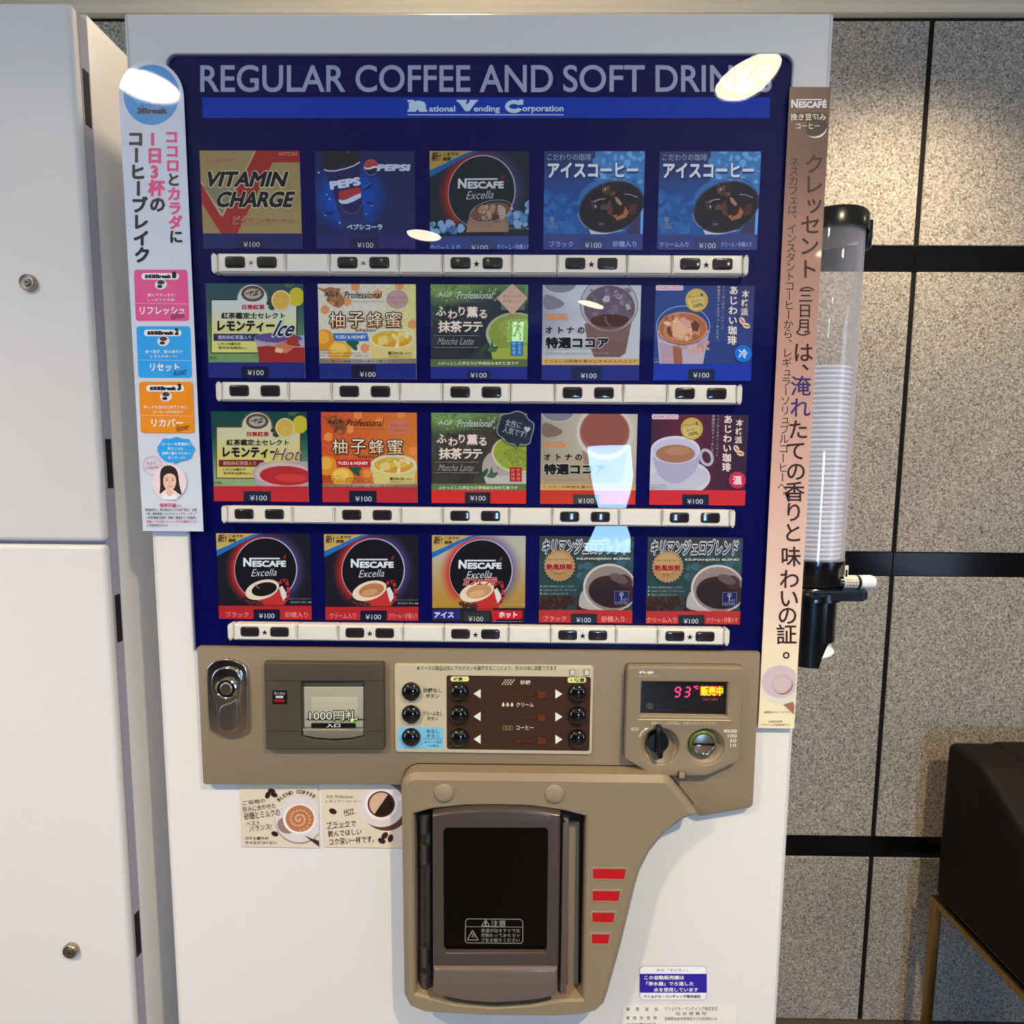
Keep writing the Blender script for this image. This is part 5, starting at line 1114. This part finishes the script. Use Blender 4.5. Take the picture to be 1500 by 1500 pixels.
A.text('ナショナル・ベンディング株式会社', 552, 706, 1134, 752, TK, 0.0); A.text('仙 台 営 業 所', 672, 764, 1012, 802, TK, 0.0); A.text('宮城県仙台市若林区六丁の目西町6-20', 552, 822, 1126, 858, TK, 0.0)
A.text('連絡先電話番号', 128, 888, 460, 926, TK, 0.01)
A.build('operator_notice', MPRINT, vm)

# ================================================================= POSTERS
# ---- long laminated strip at the left edge of the machine
LY = -0.0068
o3 = (0, 0, 3.75); o4 = (170, 380, 3.5714)
cx0, cz0 = W(221.9, 139, LY); rl = (W(269.5, 139, LY)[0]-W(175.6, 139, LY)[0])/2
zt_ = W(222, 88.5, LY)[1]; yb_ = W(250, 778, LY)[1]
xl_ = (cx0-rl+W(208.4, 777, LY)[0])/2; xr_ = (cx0+rl+W(298, 778.5, LY)[0])/2; cxm = (xl_+xr_)/2; rl = (xr_-xl_)/2
outl = [(xl_, yb_), (xr_, yb_)]+[(cxm+rl*math.cos(math.radians(a)), (zt_-rl)+rl*math.sin(math.radians(a))) for a in range(0, 181, 9)]
A = Art(LY, E=(0.70, 0.66, 0.64), step=1e-5); A.base(outl, 0.0006, (188, 188, 196))
A.frame(*o3); WHT = (206, 204, 210)
A.ell(832, 521, 153, 166, (34, 128, 184), n=48); A.ell(800, 480, 90, 100, (60, 150, 204), n=32)
A.text('コーヒーで', 770, 566, 884, 586, (24, 40, 66), 0.03); A.text('3Break', 752, 592, 920, 626, (20, 22, 34), 0.07)
BK_, PK = (14, 12, 22), (206, 66, 112)
A.vtext('コーヒーブレイク', 745, 762, 782, 1400, 92, BK_, 0.05); A.vtext('1日3杯の', 845, 765, 866, 1122, 92, PK, 0.05, cols=[PK, PK, PK, PK, BK_])
A.vtext('ココロとカラダに', 942, 752, 968, 1300, 78, PK, 0.045, cols=[PK, PK, PK, BK_, PK, PK, PK, BK_])
A.frame(*o4)
def tile(y, dx, c, n, l1, l2, big, scr):
    x = 94+dx; sk = 10
    A.poly([(a+sk*(b-y)/270, b) for a, b in rrect(x, y, x+280, y+268, 16)], c)
    A.poly([(a, b) for a, b in rrect(x+40, y+18, x+236, y+52, 15)], (226, 220, 226)); A.text('自販機', x+58, y+24, x+114, y+46, BK_, 0.07); A.text('Break', x+114, y+24, x+196, y+46, BK_, 0.08); A.text(n, x+200, y+10, x+222, y+46, BK_, 0.08)
    A.ell(x+142, y+78, 32, 26, (206, 196, 196), -10, 24); A.ell(x+142, y+66, 20, 12, (70, 46, 44), 0, 18); A.ell(x+136, y+88, 14, 9, (40, 30, 30), 0, 14)
    A.text(l1, x+(72 if n == '1' else 46 if n == '2' else 26), y+124, x+(216 if n == '1' else 242 if n == '2' else 256), y+142, (236, 220, 226), 0.01, res=1); A.text(l2, x+74, y+150, x+(216 if n == '1' else 214 if n == '2' else 236), y+166, (236, 220, 226), 0.01, res=1)
    A.line([(x+12, y+176), (x+284, y+180)], 1.5, (226, 200, 210)); w_ = {'1': (32, 268), '2': (72, 226), '3': (66, 232)}[n]
    A.text(big, x+w_[0], y+194, x+w_[1], y+236, (240, 232, 236), 0.03); A.text(scr, x+190, y+222, x+272, y+256, tuple(v*0.35 for v in c), 0.0, 0.4, rot=-12)
tile(54, 0, (204, 74, 124), '1', '飲んですっきり!', 'しっかりやる気!', 'リフレッシュ', 'Refresh'); tile(350, 14, (40, 142, 202), '2', '食べ過ぎ、飲み過ぎの', 'ときもサポート!', 'リセット', 'Reset'); tile(640, 28, (222, 124, 18), '3', 'キレイな自分に戻すために', 'コーヒーがお役立ち!', 'リカバー', 'Recover')
A.poly(smoothpoly([(215, 985), (235, 960), (250, 935), (290, 940), (320, 925), (350, 940), (385, 938), (395, 965), (418, 990), (400, 1015), (392, 1045), (350, 1052), (325, 1058), (314, 1076), (306, 1058), (275, 1060), (245, 1045), (228, 1020)], 1), (40, 142, 202))
for i, t in enumerate(('コーヒーを習慣的に', '摂ることは、', '健康に暮らすための', 'キーワード!')): A.text(t, (242, 272, 242, 276)[i], 958+i*24, (392, 358, 392, 362)[i], 974+i*24, (220, 232, 240), 0.01, res=1)
A.ring(192, 1078, 50, 50, 3, (200, 120, 150)); A.text('教えて', 164, 1058, 214, 1074, (190, 60, 100), 0.02, rot=-6); A.text('くれたのは', 158, 1080, 226, 1096, (190, 60, 100), 0.02, rot=-6)
A.ell(282, 1165, 90, 92, (214, 190, 190), n=40); A.poly(smoothpoly([(232, 1110), (250, 1082), (285, 1075), (318, 1092), (330, 1130), (334, 1180), (350, 1235), (330, 1225), (300, 1200), (262, 1200), (228, 1235), (236, 1190)]), (44, 28, 26))
A.poly(smoothpoly([(232, 1256), (250, 1230), (272, 1222), (300, 1222), (322, 1240), (326, 1258)]), (226, 222, 224)); A.poly([(268, 1200), (300, 1200), (300, 1228), (284, 1240), (268, 1228)], (214, 160, 134)); A.ell(284, 1160, 34, 50, (226, 172, 146), 0, 30); A.poly(smoothpoly([(246, 1140), (262, 1100), (300, 1098), (322, 1140), (300, 1122), (280, 1118), (262, 1126)]), (44, 28, 26))
for x in (270, 300): A.ell(x, 1154, 6, 3, (34, 22, 22), 0, 10); A.line([(x-9, 1144), (x+8, 1143)], 2, (60, 40, 36))
A.ell(285, 1170, 3, 6, (206, 146, 122), 0, 8); A.ell(286, 1186, 11, 5, (190, 70, 80), 0, 12); A.ell(286, 1185, 8, 2, (236, 226, 224), 0, 10)
A.text('安中千絵', 232, 1274, 318, 1296, (186, 30, 76), 0.03); A.text('さん', 322, 1280, 346, 1294, (186, 30, 76), 0.01)
for i, (t, c) in enumerate((('管理栄養士。株式会社タニタを経て独立、企業', BK_), ('の食・健康事業のコンサルティングや、メディア', BK_), ('の栄養情報の監修・執筆・講演などで活躍中。', BK_), ('著書に「1日3杯のコーヒーが人を健康にする!」', (180, 30, 60)), ('(PHP研究所)がある。', BK_))):
    A.text(t, 156+i*2, 1302+i*20.5, (424, 428, 424, 426, 280)[i], 1316+i*20.5, c, 0.008, res=1)
# brighter paper core inside the clear laminate margin
o = A.build('poster_strip', MPRINTG); tag(o, 'long white laminated poster strip with blue round top, left side of machine', 'poster')
# ---- long brown strip at the right edge
RYY = -0.0068
crn = [(1157, 127.3), (1217.3, 127.6), (1163.4, 1067), (1110.6, 1066.4)]
A = Art(RYY, 0, 0, 1, E=(0.78, 0.72, 0.66), step=1e-5); A.base([W(x, y, RYY) for x, y in crn], 0.0006, (170, 120, 100))
def stripc(x, y):
    st_ = [(127, (100, 68, 54)), (215, (104, 68, 54)), (330, (158, 112, 92)), (520, (178, 132, 112)), (740, (202, 160, 138)), (860, (212, 178, 156)), (960, (222, 200, 166)), (1068, (224, 206, 166))]
    for (a, c1), (b, c2) in zip(st_, st_[1:]):
        if y <= b: return mix(c1, c2, (y-a)/(b-a))
    return st_[-1][1]
A.poly([(x, y) for x, y in crn], stripc, h=40)
A.frame(1140, 120, 15.0); NW = (226, 208, 200)
A.text('N', 285, 380, 432, 572, NW, 0.05); A.rect(400, 378, 965, 402, NW); A.text('ESCAF', 448, 425, 960, 572, NW, 0.05); A.text('É', 970, 378, 1065, 572, NW, 0.05)
A.ell(840, 1000, 250, 230, (58, 38, 34), 0, 40); A.poly(smoothpoly([(240, 700), (640, 660), (1060, 690), (1080, 800), (1060, 860), (240, 880)]), (50, 30, 24))
A.text('挽き豆包み', 268, 694, 1050, 848, (224, 206, 170), 0.015); A.text('コーヒー', 388, 905, 908, 1032, (222, 200, 180), 0.01)
A.ring(820, 1000, 248, 235, 44, (232, 206, 184), -8, a0=8, a1=140, wfn=lambda a: max(0.05, math.sin(math.radians((a-8)/132*180))))
A.frame(0, 0, 1); DK = (52, 26, 22)
MAINT = [('ク', 1193, 240), ('レ', 1191.5, 270), ('ッ', 1190, 300), ('セ', 1187.5, 329), ('ン', 1185, 360), ('ト', 1183.5, 394), ('（', 1182, 416), ('三', 1180, 433), ('日', 1179, 455), ('月', 1177.5, 477), ('）', 1176.5, 496), ('は', 1176.5, 516), ('、', 1172, 546), ('淹', 1173, 565), ('れ', 1172, 597), ('た', 1169, 629), ('て', 1166, 660), ('の', 1166, 690), ('香', 1163.5, 720), ('り', 1162.5, 750), ('と', 1161, 780), ('味', 1158.5, 815), ('わ', 1156.5, 848), ('い', 1155.5, 876), ('の', 1153.5, 901), ('証', 1152, 929), ('。', 1144, 968)]
A.lay += 1
for ch, x, y in MAINT: A.char(ch, x, y, 22 if ch in '（三日月）' else 31, (58, 40, 92) if ch in '淹れ' and y < 600 else DK, 0.012)
A.vtext('ネスカフェは、インスタントコーヒーから、レギュラーソリュブルコーヒーへ。', 1163.5, 237, 1145.2, 727, 15.5, DK, 0.0)
A.frame(1110, 960, 12.5)
clipq = [W(*crn[3], RYY), W(*crn[1], RYY)]; A.clip = (clipq[0][0], clipq[0][1], W(1165.5, 1000, RYY)[0], clipq[1][1])
A.ell(420, 540, 345, 350, (206, 196, 176), 0, 48); A.ell(410, 480, 335, 300, (190, 168, 166), 0, 48); A.ell(440, 530, 195, 185, (184, 158, 152), 0, 40); A.ell(430, 520, 150, 130, (192, 166, 160), 0, 32)
A.ring(445, 530, 195, 185, 26, (126, 64, 54), 0, a0=-35, a1=140, wfn=lambda a: max(0.05, math.sin(math.radians((a+35)/175*180)))); A.poly([(465, 900), (640, 845), (690, 940), (690, 1110)], (150, 100, 80))
A.text('※画像はイメージです。', 108, 1015, 596, 1058, (96, 66, 30), 0.0, res=2); A.text('抗酸化物質', 195, 1190, 450, 1228, (96, 66, 30), 0.0, res=2); A.text('ネスカフェは登録商標です。', 55, 1248, 600, 1290, (96, 66, 30), 0.0, res=2)
o = A.build('poster_strip', MPRINTG); tag(o, 'long brown to cream poster strip with dark vertical lettering, right edge of machine', 'poster')
# ---- two small coffee cards under the fascia
FQ = (340, 1130, 5.0); E4 = (0.84, 0.76, 0.67); INK = (44, 32, 22)
A = Art(-0.0012, *FQ, E=E4, step=1e-5); q = FR(FQ, [(52, 90), (632, 90), (634, 560), (70, 560)], -0.0012); q = [((q[0][0]+q[3][0])/2, q[0][1]), ((q[1][0]+q[2][0])/2, q[0][1]), ((q[1][0]+q[2][0])/2, q[2][1]), ((q[0][0]+q[3][0])/2, q[2][1])]
A.clip = (q[0][0], q[2][1], q[1][0], q[0][1]); A.base(q, 0.0006, (208, 187, 158))
A.ell(492, 360, 178, 172, (150, 116, 96), 0, 44); A.ell(492, 352, 176, 168, (204, 190, 180), 0, 44); A.ell(400, 395, 70, 60, (140, 112, 96), 20, 26); A.ell(494, 348, 122, 112, (224, 206, 192), 0, 40); A.ell(496, 345, 104, 97, (170, 106, 66), 0, 40)
for k in range(40):
    a = k*0.36; r = 6+k*2.1; A.ell(490+r*math.cos(a), 348+r*0.92*math.sin(a), 9, 8, (206, 152, 112), n=8)
A.poly([(515, 458), (560, 470), (640, 510), (640, 552)], (60, 40, 36)); A.line([(515, 458), (600, 492)], 7, (206, 196, 190))
A.beans([(290, 142, 10), (262, 172, -70), (308, 168, 30), (314, 455, 20)], 27)
for i, ch in enumerate('BLEND COFFEE'):
    a = math.radians(-133+i*7.2); A.lay += 1; A.char(ch, 488+205*math.cos(a), 342+196*math.sin(a), 36, INK, 0.02, rot=math.degrees(a)+90)
for t, b in (('ご当地の', (76, 200, 244, 240)), ('好みに合わせた', (78, 238, 320, 286)), ('砂糖とミルクの', (90, 280, 352, 344)), ('ベスト', (104, 356, 206, 398)), ('バランス!', (128, 384, 290, 434))): A.text(t, b[0], b[1]+4, b[2], b[3]-4, INK, 0.0, rot=-7)
A.text('コクと香りの', 98, 475, 268, 498, INK, 0.02); A.text('マイルドコーヒー', 98, 508, 330, 530, INK, 0.02)
tag(A.build('coffee_card', MPRINT), 'small beige card with handwriting and milk coffee cup seen from above', 'card', 'coffee cards under the control fascia')
A = Art(-0.0012, *FQ, E=E4, step=1e-5); q = FR(FQ, [(656, 90), (1244, 90), (1244, 562), (661, 562)], -0.0012); q = [(q[0][0], q[0][1]), (q[1][0], q[0][1]), (q[1][0], q[2][1]), (q[0][0], q[2][1])]
A.clip = (q[0][0], q[2][1], q[1][0], q[0][1]); A.base(q, 0.0006, (208, 187, 158))
A.ell(1110, 280, 176, 150, (84, 56, 42), 25, 40); A.poly([(1160, 95), (1240, 95), (1240, 200), (1180, 150)], (110, 84, 74)); A.ell(1092, 248, 172, 160, (206, 188, 176), 0, 44); A.ell(1092, 240, 120, 116, (226, 208, 194), 0, 40); A.ell(1092, 240, 100, 96, (74, 34, 28), 0, 40); A.ell(1092, 240, 86, 86, (34, 22, 14), 0, 40)
A.ell(1092, 240, 86, 86, (198, 158, 124), 0, 30, a0=125, a1=305); A.rect(1190, 180, 1240, 214, (226, 208, 194))
A.beans([(738, 292, 25), (1118, 470, -50), (1096, 508, 25), (1160, 490, -75)], 30, (58, 30, 22)); A.text('AGF', 688, 175, 740, 194, INK, 0.0); A.text('Professional', 752, 172, 888, 196, INK, 0.0, 0.25); A.text('レギュラーコーヒー', 686, 206, 945, 228, INK, 0.0)
A.text('HOT', 820, 275, 892, 312, INK, 0.02, rot=-6); A.line([(824, 326), (902, 306)], 4, INK); A.text('ブラックで', 692, 362, 908, 410, INK, 0.015, rot=-4); A.line([(698, 420), (868, 400)], 4, INK)
A.text('飲んでほしい', 702, 425, 948, 474, INK, 0.015, rot=-4); A.text('コク深い一杯です。', 712, 480, 1040, 530, INK, 0.015, rot=-4)
tag(A.build('coffee_card', MPRINT), 'small beige card with handwriting and half black half cream cup, partly behind outlet', 'card', 'coffee cards under the control fascia')

# ================================================================= LEFT CABINET
cab = thing('storage_cabinet', 'tall white two-door steel cabinet standing left of the vending machine', 'cabinet', (-0.75, 0.35, 0))
CXR, CZT = W(102, 2, 0.0); BXR, BZT = W(126, 19, 0.026); CXL = -1.15
zs1 = W(145, 793.5, 0)[1]; zs0 = W(147, 799.0, 0)[1]
boxo('body', MCAB, cab, CXL, BXR, 0.026, 0.70, 0.05, BZT, 0.003)
boxo('plinth', MGAP, cab, CXL+0.02, BXR-0.02, 0.06, 0.68, 0.0, 0.05)
boxo('hinge_strip', principled('lavender_grey_steel', (168, 168, 182), 0.4), cab, CXL+0.002, CXR-0.0015, 0.0125, 0.0262, 0.06, CZT-0.002)
for nm, z0, z1 in (('upper_door', zs1, CZT), ('lower_door', 0.06, zs0)):
    o = boxo(nm, MCAB, cab, CXL, CXR, 0.0, 0.0135, z0, z1, 0.0055, 4); o.name = 'cabinet_door'
for x, y0, y1 in ((126, 103, 185), (154.5, 643, 715), (168, 871, 940), (191.5, 1337, 1399)):
    za, zb = W(x, y0, 0.019)[1], W(x, y1, 0.019)[1]; boxo('hinge_slot', MGAP, cab, CXR-0.003, CXR-0.0010, 0.0150, 0.0240, zb, za)
for x, y, r in ((44, 415, 0.0086), (106, 1390, 0.0088)):
    a = W(x, y, 0); latheo('lock_cylinder', MSATIN, cab, [(r*1.08, 0.0005), (r*1.05, -0.004), (r*0.92, -0.0055), (r*0.90, -0.0050), (r*0.55, -0.0046), (r*0.50, -0.0060), (r*0.30, -0.0062), (0.0002, -0.0062)], (a[0], 0, a[1]), 'Y', 32)
    boxo('key_slot', MGAP, cab, a[0]-0.0007, a[0]+0.0022, -0.0066, -0.0058, a[1]-0.0006, a[1]+0.0006)

# ================================================================= CUP DISPENSER
yc = 0.055; R_ = 0.0395
xc = W(1258.5, 380, yc)[0]-R_
zz = lambda py: W(1240, py, yc)[1]
cd = thing('cup_dispenser', 'clear tube cup dispenser with black lid and black base beside the machine', 'cup dispenser', (xc, yc, 0))
latheo('lid', MBLK, cd, [(R_+0.0005, zz(349)), (R_+0.0035, zz(349)), (R_+0.0035, zz(325)), (R_+0.0015, zz(321)), (R_-0.008, zz(319)), (0.0005, zz(318))], (xc, yc, 0), 'Z', 48)
boxo('lid_clip', MBLK, cd, xc+R_+0.0010, xc+R_+0.0075, yc-0.012, yc+0.008, zz(368), zz(327), 0.0012)
latheo('tube', MTUBE, cd, [(R_, zz(818)), (R_, zz(345))], (xc, yc, 0), 'Z', 64, 60, closed=True)
latheo('tube_inner_wall', MTUBE, cd, [(R_-0.0022, zz(818)), (R_-0.0022, zz(346))], (xc, yc, 0), 'Z', 64, 60, closed=True)
latheo('collar', MBLK, cd, [(R_-0.002, zz(852)), (R_-0.001, zz(850)), (R_-0.0002, zz(822)), (R_+0.0012, zz(821)), (R_+0.0012, zz(816)), (R_-0.0030, zz(816)), (R_-0.0030, zz(852))], (xc, yc, 0), 'Z', 48, closed=True)
def zcyl(name, mat, r, z0, z1, a0, a1, par, th=0.002):
    bm = bmesh.new(); n = 24; rows = []
    for i in range(n+1):
        a = math.radians(a0+(a1-a0)*i/n); c, s_ = math.cos(a), math.sin(a); rows.append([bm.verts.new((xc+rr*c, yc+rr*s_, z)) for rr, z in ((r, z0), (r, z1), (r-th, z1), (r-th, z0))])
    for i in range(n):
        for k in range(4): bm.faces.new((rows[i][k], rows[i+1][k], rows[i+1][(k+1) % 4], rows[i][(k+1) % 4]))
    bm.faces.new(rows[0]); bm.faces.new(rows[-1]); return link(name, bm, mat, par, 50)
zcyl('body', MBLK, R_-0.0050, zz(932), zz(872), 0, 360, cd)
# sleeve: cut away at the right, long at the left
bm = bmesh.new(); n = 96; rows = []
for i in range(n+1):
    a = math.radians(360*i/n); c, s_ = math.cos(a), math.sin(a); lo = zz(966) if c < 0.16 else zz(928+(960-928)*max(0.0, 1-(c-0.16)/0.50)**1.8)
    rows.append([bm.verts.new((xc+rr*c, yc+rr*s_, z)) for rr, z in ((R_-0.0065, lo), (R_-0.0055, zz(929)), (R_-0.0075, zz(929)), (R_-0.0075, lo))])
for i in range(n):
    for k in range(4): bm.faces.new((rows[i][k], rows[i+1][k], rows[i+1][(k+1) % 4], rows[i][(k+1) % 4]))
link('sleeve', bm, MBLK, cd, 50)
latheo('throat_ring', MBLK, cd, [(R_-0.004, zz(874)), (R_+0.0005, zz(873)), (R_+0.0005, zz(862)), (R_-0.006, zz(852)), (R_-0.009, zz(852)), (R_-0.009, zz(874))], (xc, yc, 0), 'Z', 40, closed=True)
boxo('wall_bracket', MBLK, cd, MR+0.0003, xc-R_+0.006, yc-0.018, yc+0.018, zz(930), zz(860), 0.002)
boxo('wall_bracket', MBLK, cd, MR+0.0003, xc-R_+0.002, yc-0.012, yc+0.012, zz(345), zz(330), 0.002)
# tray arm
xa = W(1266, 868, yc-0.02)[0]
bm = bmesh.new(); z0, z1 = W(1240, 876, yc-0.02)[1], W(1240, 861, yc-0.02)[1]
pts = [(xc-0.01, yc-0.040), (xa-0.010, yc-0.036)]+[(xa-0.010+0.010*math.cos(math.radians(a)), yc-0.022+0.014*math.sin(math.radians(a))) for a in range(-90, 91, 18)]+[(xc-0.01, yc-0.002)]
lo = [bm.verts.new((x, y, z0)) for x, y in pts]; hi = [bm.verts.new((x, y, z1)) for x, y in pts]; bm.faces.new(lo); bm.faces.new(hi)
for i in range(len(pts)): bm.faces.new((lo[i], lo[(i+1) % len(pts)], hi[(i+1) % len(pts)], hi[i]))
es = [e for e in bm.edges if abs(e.verts[0].co.z-e.verts[1].co.z) < 1e-6]; bmesh.ops.bevel(bm, geom=es, offset=0.0022, segments=3, affect='EDGES')
link('tray_arm', bm, MTRAY, cd)
lb = W(1221, 833, yc-0.036); A = Art(0.0, E=(0.8, 0.8, 0.8))
boxo('collar_label', MLABEL, cd, xc+R_*0.80, xc+R_*0.80+0.0045, yc-R_*0.62-0.0012, yc-R_*0.62+0.001, zz(845), zz(823), 0.0003)
boxo('label_mark', MGAP, cd, xc+R_*0.80+0.0012, xc+R_*0.80+0.0034, yc-R_*0.62-0.0015, yc-R_*0.62-0.0011, zz(840), zz(829))
# paper cups in the tube, and the next one below
bm = bmesh.new(); RC = R_-0.0042
lathe(bm, [(RC-0.0095, -0.066), (RC-0.0026, -0.0024), (RC-0.0004, -0.0028), (RC, -0.0010), (RC-0.0006, 0.0), (RC-0.0020, -0.0008), (RC-0.0105, -0.064)], (0, 0, 0), 'Z', 32)
cme = bpy.data.meshes.new('paper_cup'); bmesh.ops.recalc_face_normals(bm, faces=bm.faces[:]); bm.to_mesh(cme); bm.free(); cme.materials.append(MCUP); cme.shade_smooth(); cme.set_sharp_from_angle(angle=math.radians(50))
cup0 = bpy.data.objects.new('paper_cup', cme); C.objects.link(cup0); tag(cup0, 'white paper cup nested in the stack inside the clear tube', 'cup', 'paper cups stacked in the dispenser tube')
ztop = zz(541); sp = 0.0056; ncup = int((ztop-zz(822))/sp); cup0.location = (xc, yc, ztop); cup0['label'] = 'topmost white paper cup of the stack inside the clear tube'
for i in range(1, ncup):
    c = cup0.copy(); c.location = (xc, yc, ztop-i*sp); c.rotation_euler.z = i*0.7; c['label'] = 'white paper cup nested in the stack inside the clear tube'; C.objects.link(c)
c = cup0.copy(); c.location = (xc+0.0035, yc-0.002, zz(953)); c.rotation_euler = (0, math.radians(180-5), 0); c.scale = (0.87, 0.87, 0.87); c['label'] = 'white paper cup showing below the black dispenser base'; C.objects.link(c)
# small bottle lying on the tray arm
bx0, bzc = W(1217, 854, yc-0.024); bx1 = W(1281, 857, yc-0.024)[0]; L_ = bx1-bx0; bt_ = z1
rB = 0.0078; zB = bt_+rB
bo = thing('small_bottle', 'small dark bottle with printed label and white cap lying on dispenser arm', 'bottle', (bx0, yc-0.022, zB))
latheo('bottle_body', MBLK, bo, [(0.0002, bx0), (rB-0.001, bx0+0.0002), (rB, bx0+0.0015), (rB, bx0+L_*0.64), (rB*0.7, bx0+L_*0.68)], (0, yc-0.022, zB), 'X', 28)
latheo('paper_label', MLABEL, bo, [(rB+0.0003, bx0+L_*0.26), (rB+0.0003, bx0+L_*0.58)], (0, yc-0.022, zB), 'X', 28, closed=True)
latheo('cap', MCUP, bo, [(rB*0.6, bx0+L_*0.64), (rB*1.05, bx0+L_*0.66), (rB*1.08, bx0+L_*0.93), (rB*0.9, bx0+L_*0.99), (0.0002, bx1)], (0, yc-0.022, zB), 'X', 28)
A = Art(yc-0.022-rB-0.0004, E=(0.9, 0.9, 0.9)); A.lay = 1
for k, t in enumerate(('飲料用シール', '消毒済 取扱', '注意事項')):
    vs, ts = glyphs(t, 0.0, 1); A.lay += 1
    for tr in ts: A.tri([(bx0+L_*(0.28+0.28*vs[i][0]/max(v[0] for v in vs)), zB+0.0035-k*0.0033+vs[i][1]*0.0022) for i in tr], [(0.02, 0.02, 0.02)]*3)
A.build('label_print', MPRINT, bo)
# ================================================================= small metal dish on top of the machine
tx, tz = W(1201, 14, 0.03)
di = thing('metal_dish', 'small dark metal dish resting on the top right corner of the machine', 'dish', (tx, 0.03, TOPZ))
latheo('bowl', principled('dull_dark_metal', (98, 88, 66), 0.3, 1.0), di, [(0.0060, TOPZ), (0.0105, TOPZ+0.0022), (0.0112, TOPZ+0.0060), (0.0100, TOPZ+0.0080), (0.0060, TOPZ+0.0092), (0.0004, TOPZ+0.0096)], (tx, 0.03, 0), 'Z', 32)
bm = bmesh.new(); vs = [(tx-0.008, 0.022, TOPZ+0.0060), (tx-0.008, 0.038, TOPZ+0.0060), (tx-0.0215, 0.036, TOPZ+0.0008), (tx-0.0215, 0.024, TOPZ+0.0008), (tx-0.008, 0.022, TOPZ), (tx-0.008, 0.038, TOPZ), (tx-0.0215, 0.036, TOPZ), (tx-0.0215, 0.024, TOPZ)]
v = [bm.verts.new(p) for p in vs]
for f in ((0, 1, 2, 3), (4, 5, 6, 7), (0, 1, 5, 4), (2, 3, 7, 6), (1, 2, 6, 5), (0, 3, 7, 4)): bm.faces.new([v[i] for i in f])
link('tongue', bm, principled('tan_tongue', (150, 118, 90), 0.5), di)

# ================================================================= ARMCHAIR
YB = 0.665                                   # back of the chair
AX, AZ = W(1364, 1316, YB)                   # its far lower left corner
ZT = W(1395, 1082, YB)[1]
ac = thing('armchair', 'dark brown leather armchair on a brass frame at the right edge', 'armchair', (AX+0.35, 0.35, 0))
def softbox(name, pts_yz, x0, x1, bev, mat=MLEATH):
    """solid with a y-z side outline, softly rounded"""
    bm = bmesh.new(); a = [bm.verts.new((x0, y, z)) for y, z in pts_yz]; b = [bm.verts.new((x1, y, z)) for y, z in pts_yz]
    bm.faces.new(a); bm.faces.new(b)
    for i in range(len(a)): bm.faces.new((a[i], a[(i+1) % len(a)], b[(i+1) % len(a)], b[i]))
    bmesh.ops.recalc_face_normals(bm, faces=bm.faces[:])
    bmesh.ops.bevel(bm, geom=bm.edges[:], offset=bev, segments=5, affect='EDGES', profile=0.6, clamp_overlap=True)
    return link(name, bm, mat, ac, 60)
zA = AZ+0.012; H_ = ZT-zA
softbox('side_panel', [(YB, zA), (YB, ZT-0.004), (YB-0.10, ZT-0.008), (YB-0.17, zA+H_*0.86), (YB-0.28, zA+H_*0.68), (YB-0.72, zA+H_*0.56), (YB-0.74, zA)], AX+0.004, AX+0.125, 0.022)
softbox('side_panel', [(YB, zA), (YB, ZT-0.004), (YB-0.10, ZT-0.008), (YB-0.17, zA+H_*0.86), (YB-0.28, zA+H_*0.68), (YB-0.72, zA+H_*0.56), (YB-0.74, zA)], AX+0.60, AX+0.72, 0.022)
softbox('backrest', [(YB, zA+0.02), (YB+0.002, ZT), (YB-0.10, ZT-0.004), (YB-0.17, zA+0.10), (YB-0.17, zA+0.02)], AX+0.10, AX+0.625, 0.022)
softbox('seat', [(YB-0.10, zA+0.005), (YB-0.10, zA+H_*0.42), (YB-0.70, zA+H_*0.40), (YB-0.72, zA+0.005)], AX+0.11, AX+0.615, 0.022)
fr_ = bpy.data.objects.new('frame', None)
for nm, x0, x1, y0, y1, z0, z1 in (('rail', AX-0.002, AX+0.016, YB-0.74, YB, AZ-0.006, AZ+0.010), ('rail', AX+0.706, AX+0.722, YB-0.74, YB, AZ-0.006, AZ+0.010), ('rail', AX+0.016, AX+0.706, YB-0.016, YB, AZ-0.006, AZ+0.010), ('rail', AX+0.016, AX+0.706, YB-0.74, YB-0.724, AZ-0.006, AZ+0.010)):
    boxo(nm, MBRASS, ac, x0, x1, y0, y1, z0, z1, 0.001)
for x, y in ((AX-0.002, YB-0.016), (AX-0.002, YB-0.74), (AX+0.706, YB-0.016), (AX+0.706, YB-0.74)):
    boxo('leg', MBRASS, ac, x, x+0.018, y, y+0.016, 0.0, AZ-0.006, 0.001)
for x in (AX-0.002, AX+0.706): boxo('floor_rail', MBRASS, ac, x+0.001, x+0.015, YB-0.724, YB-0.016, 0.0, 0.014, 0.001)
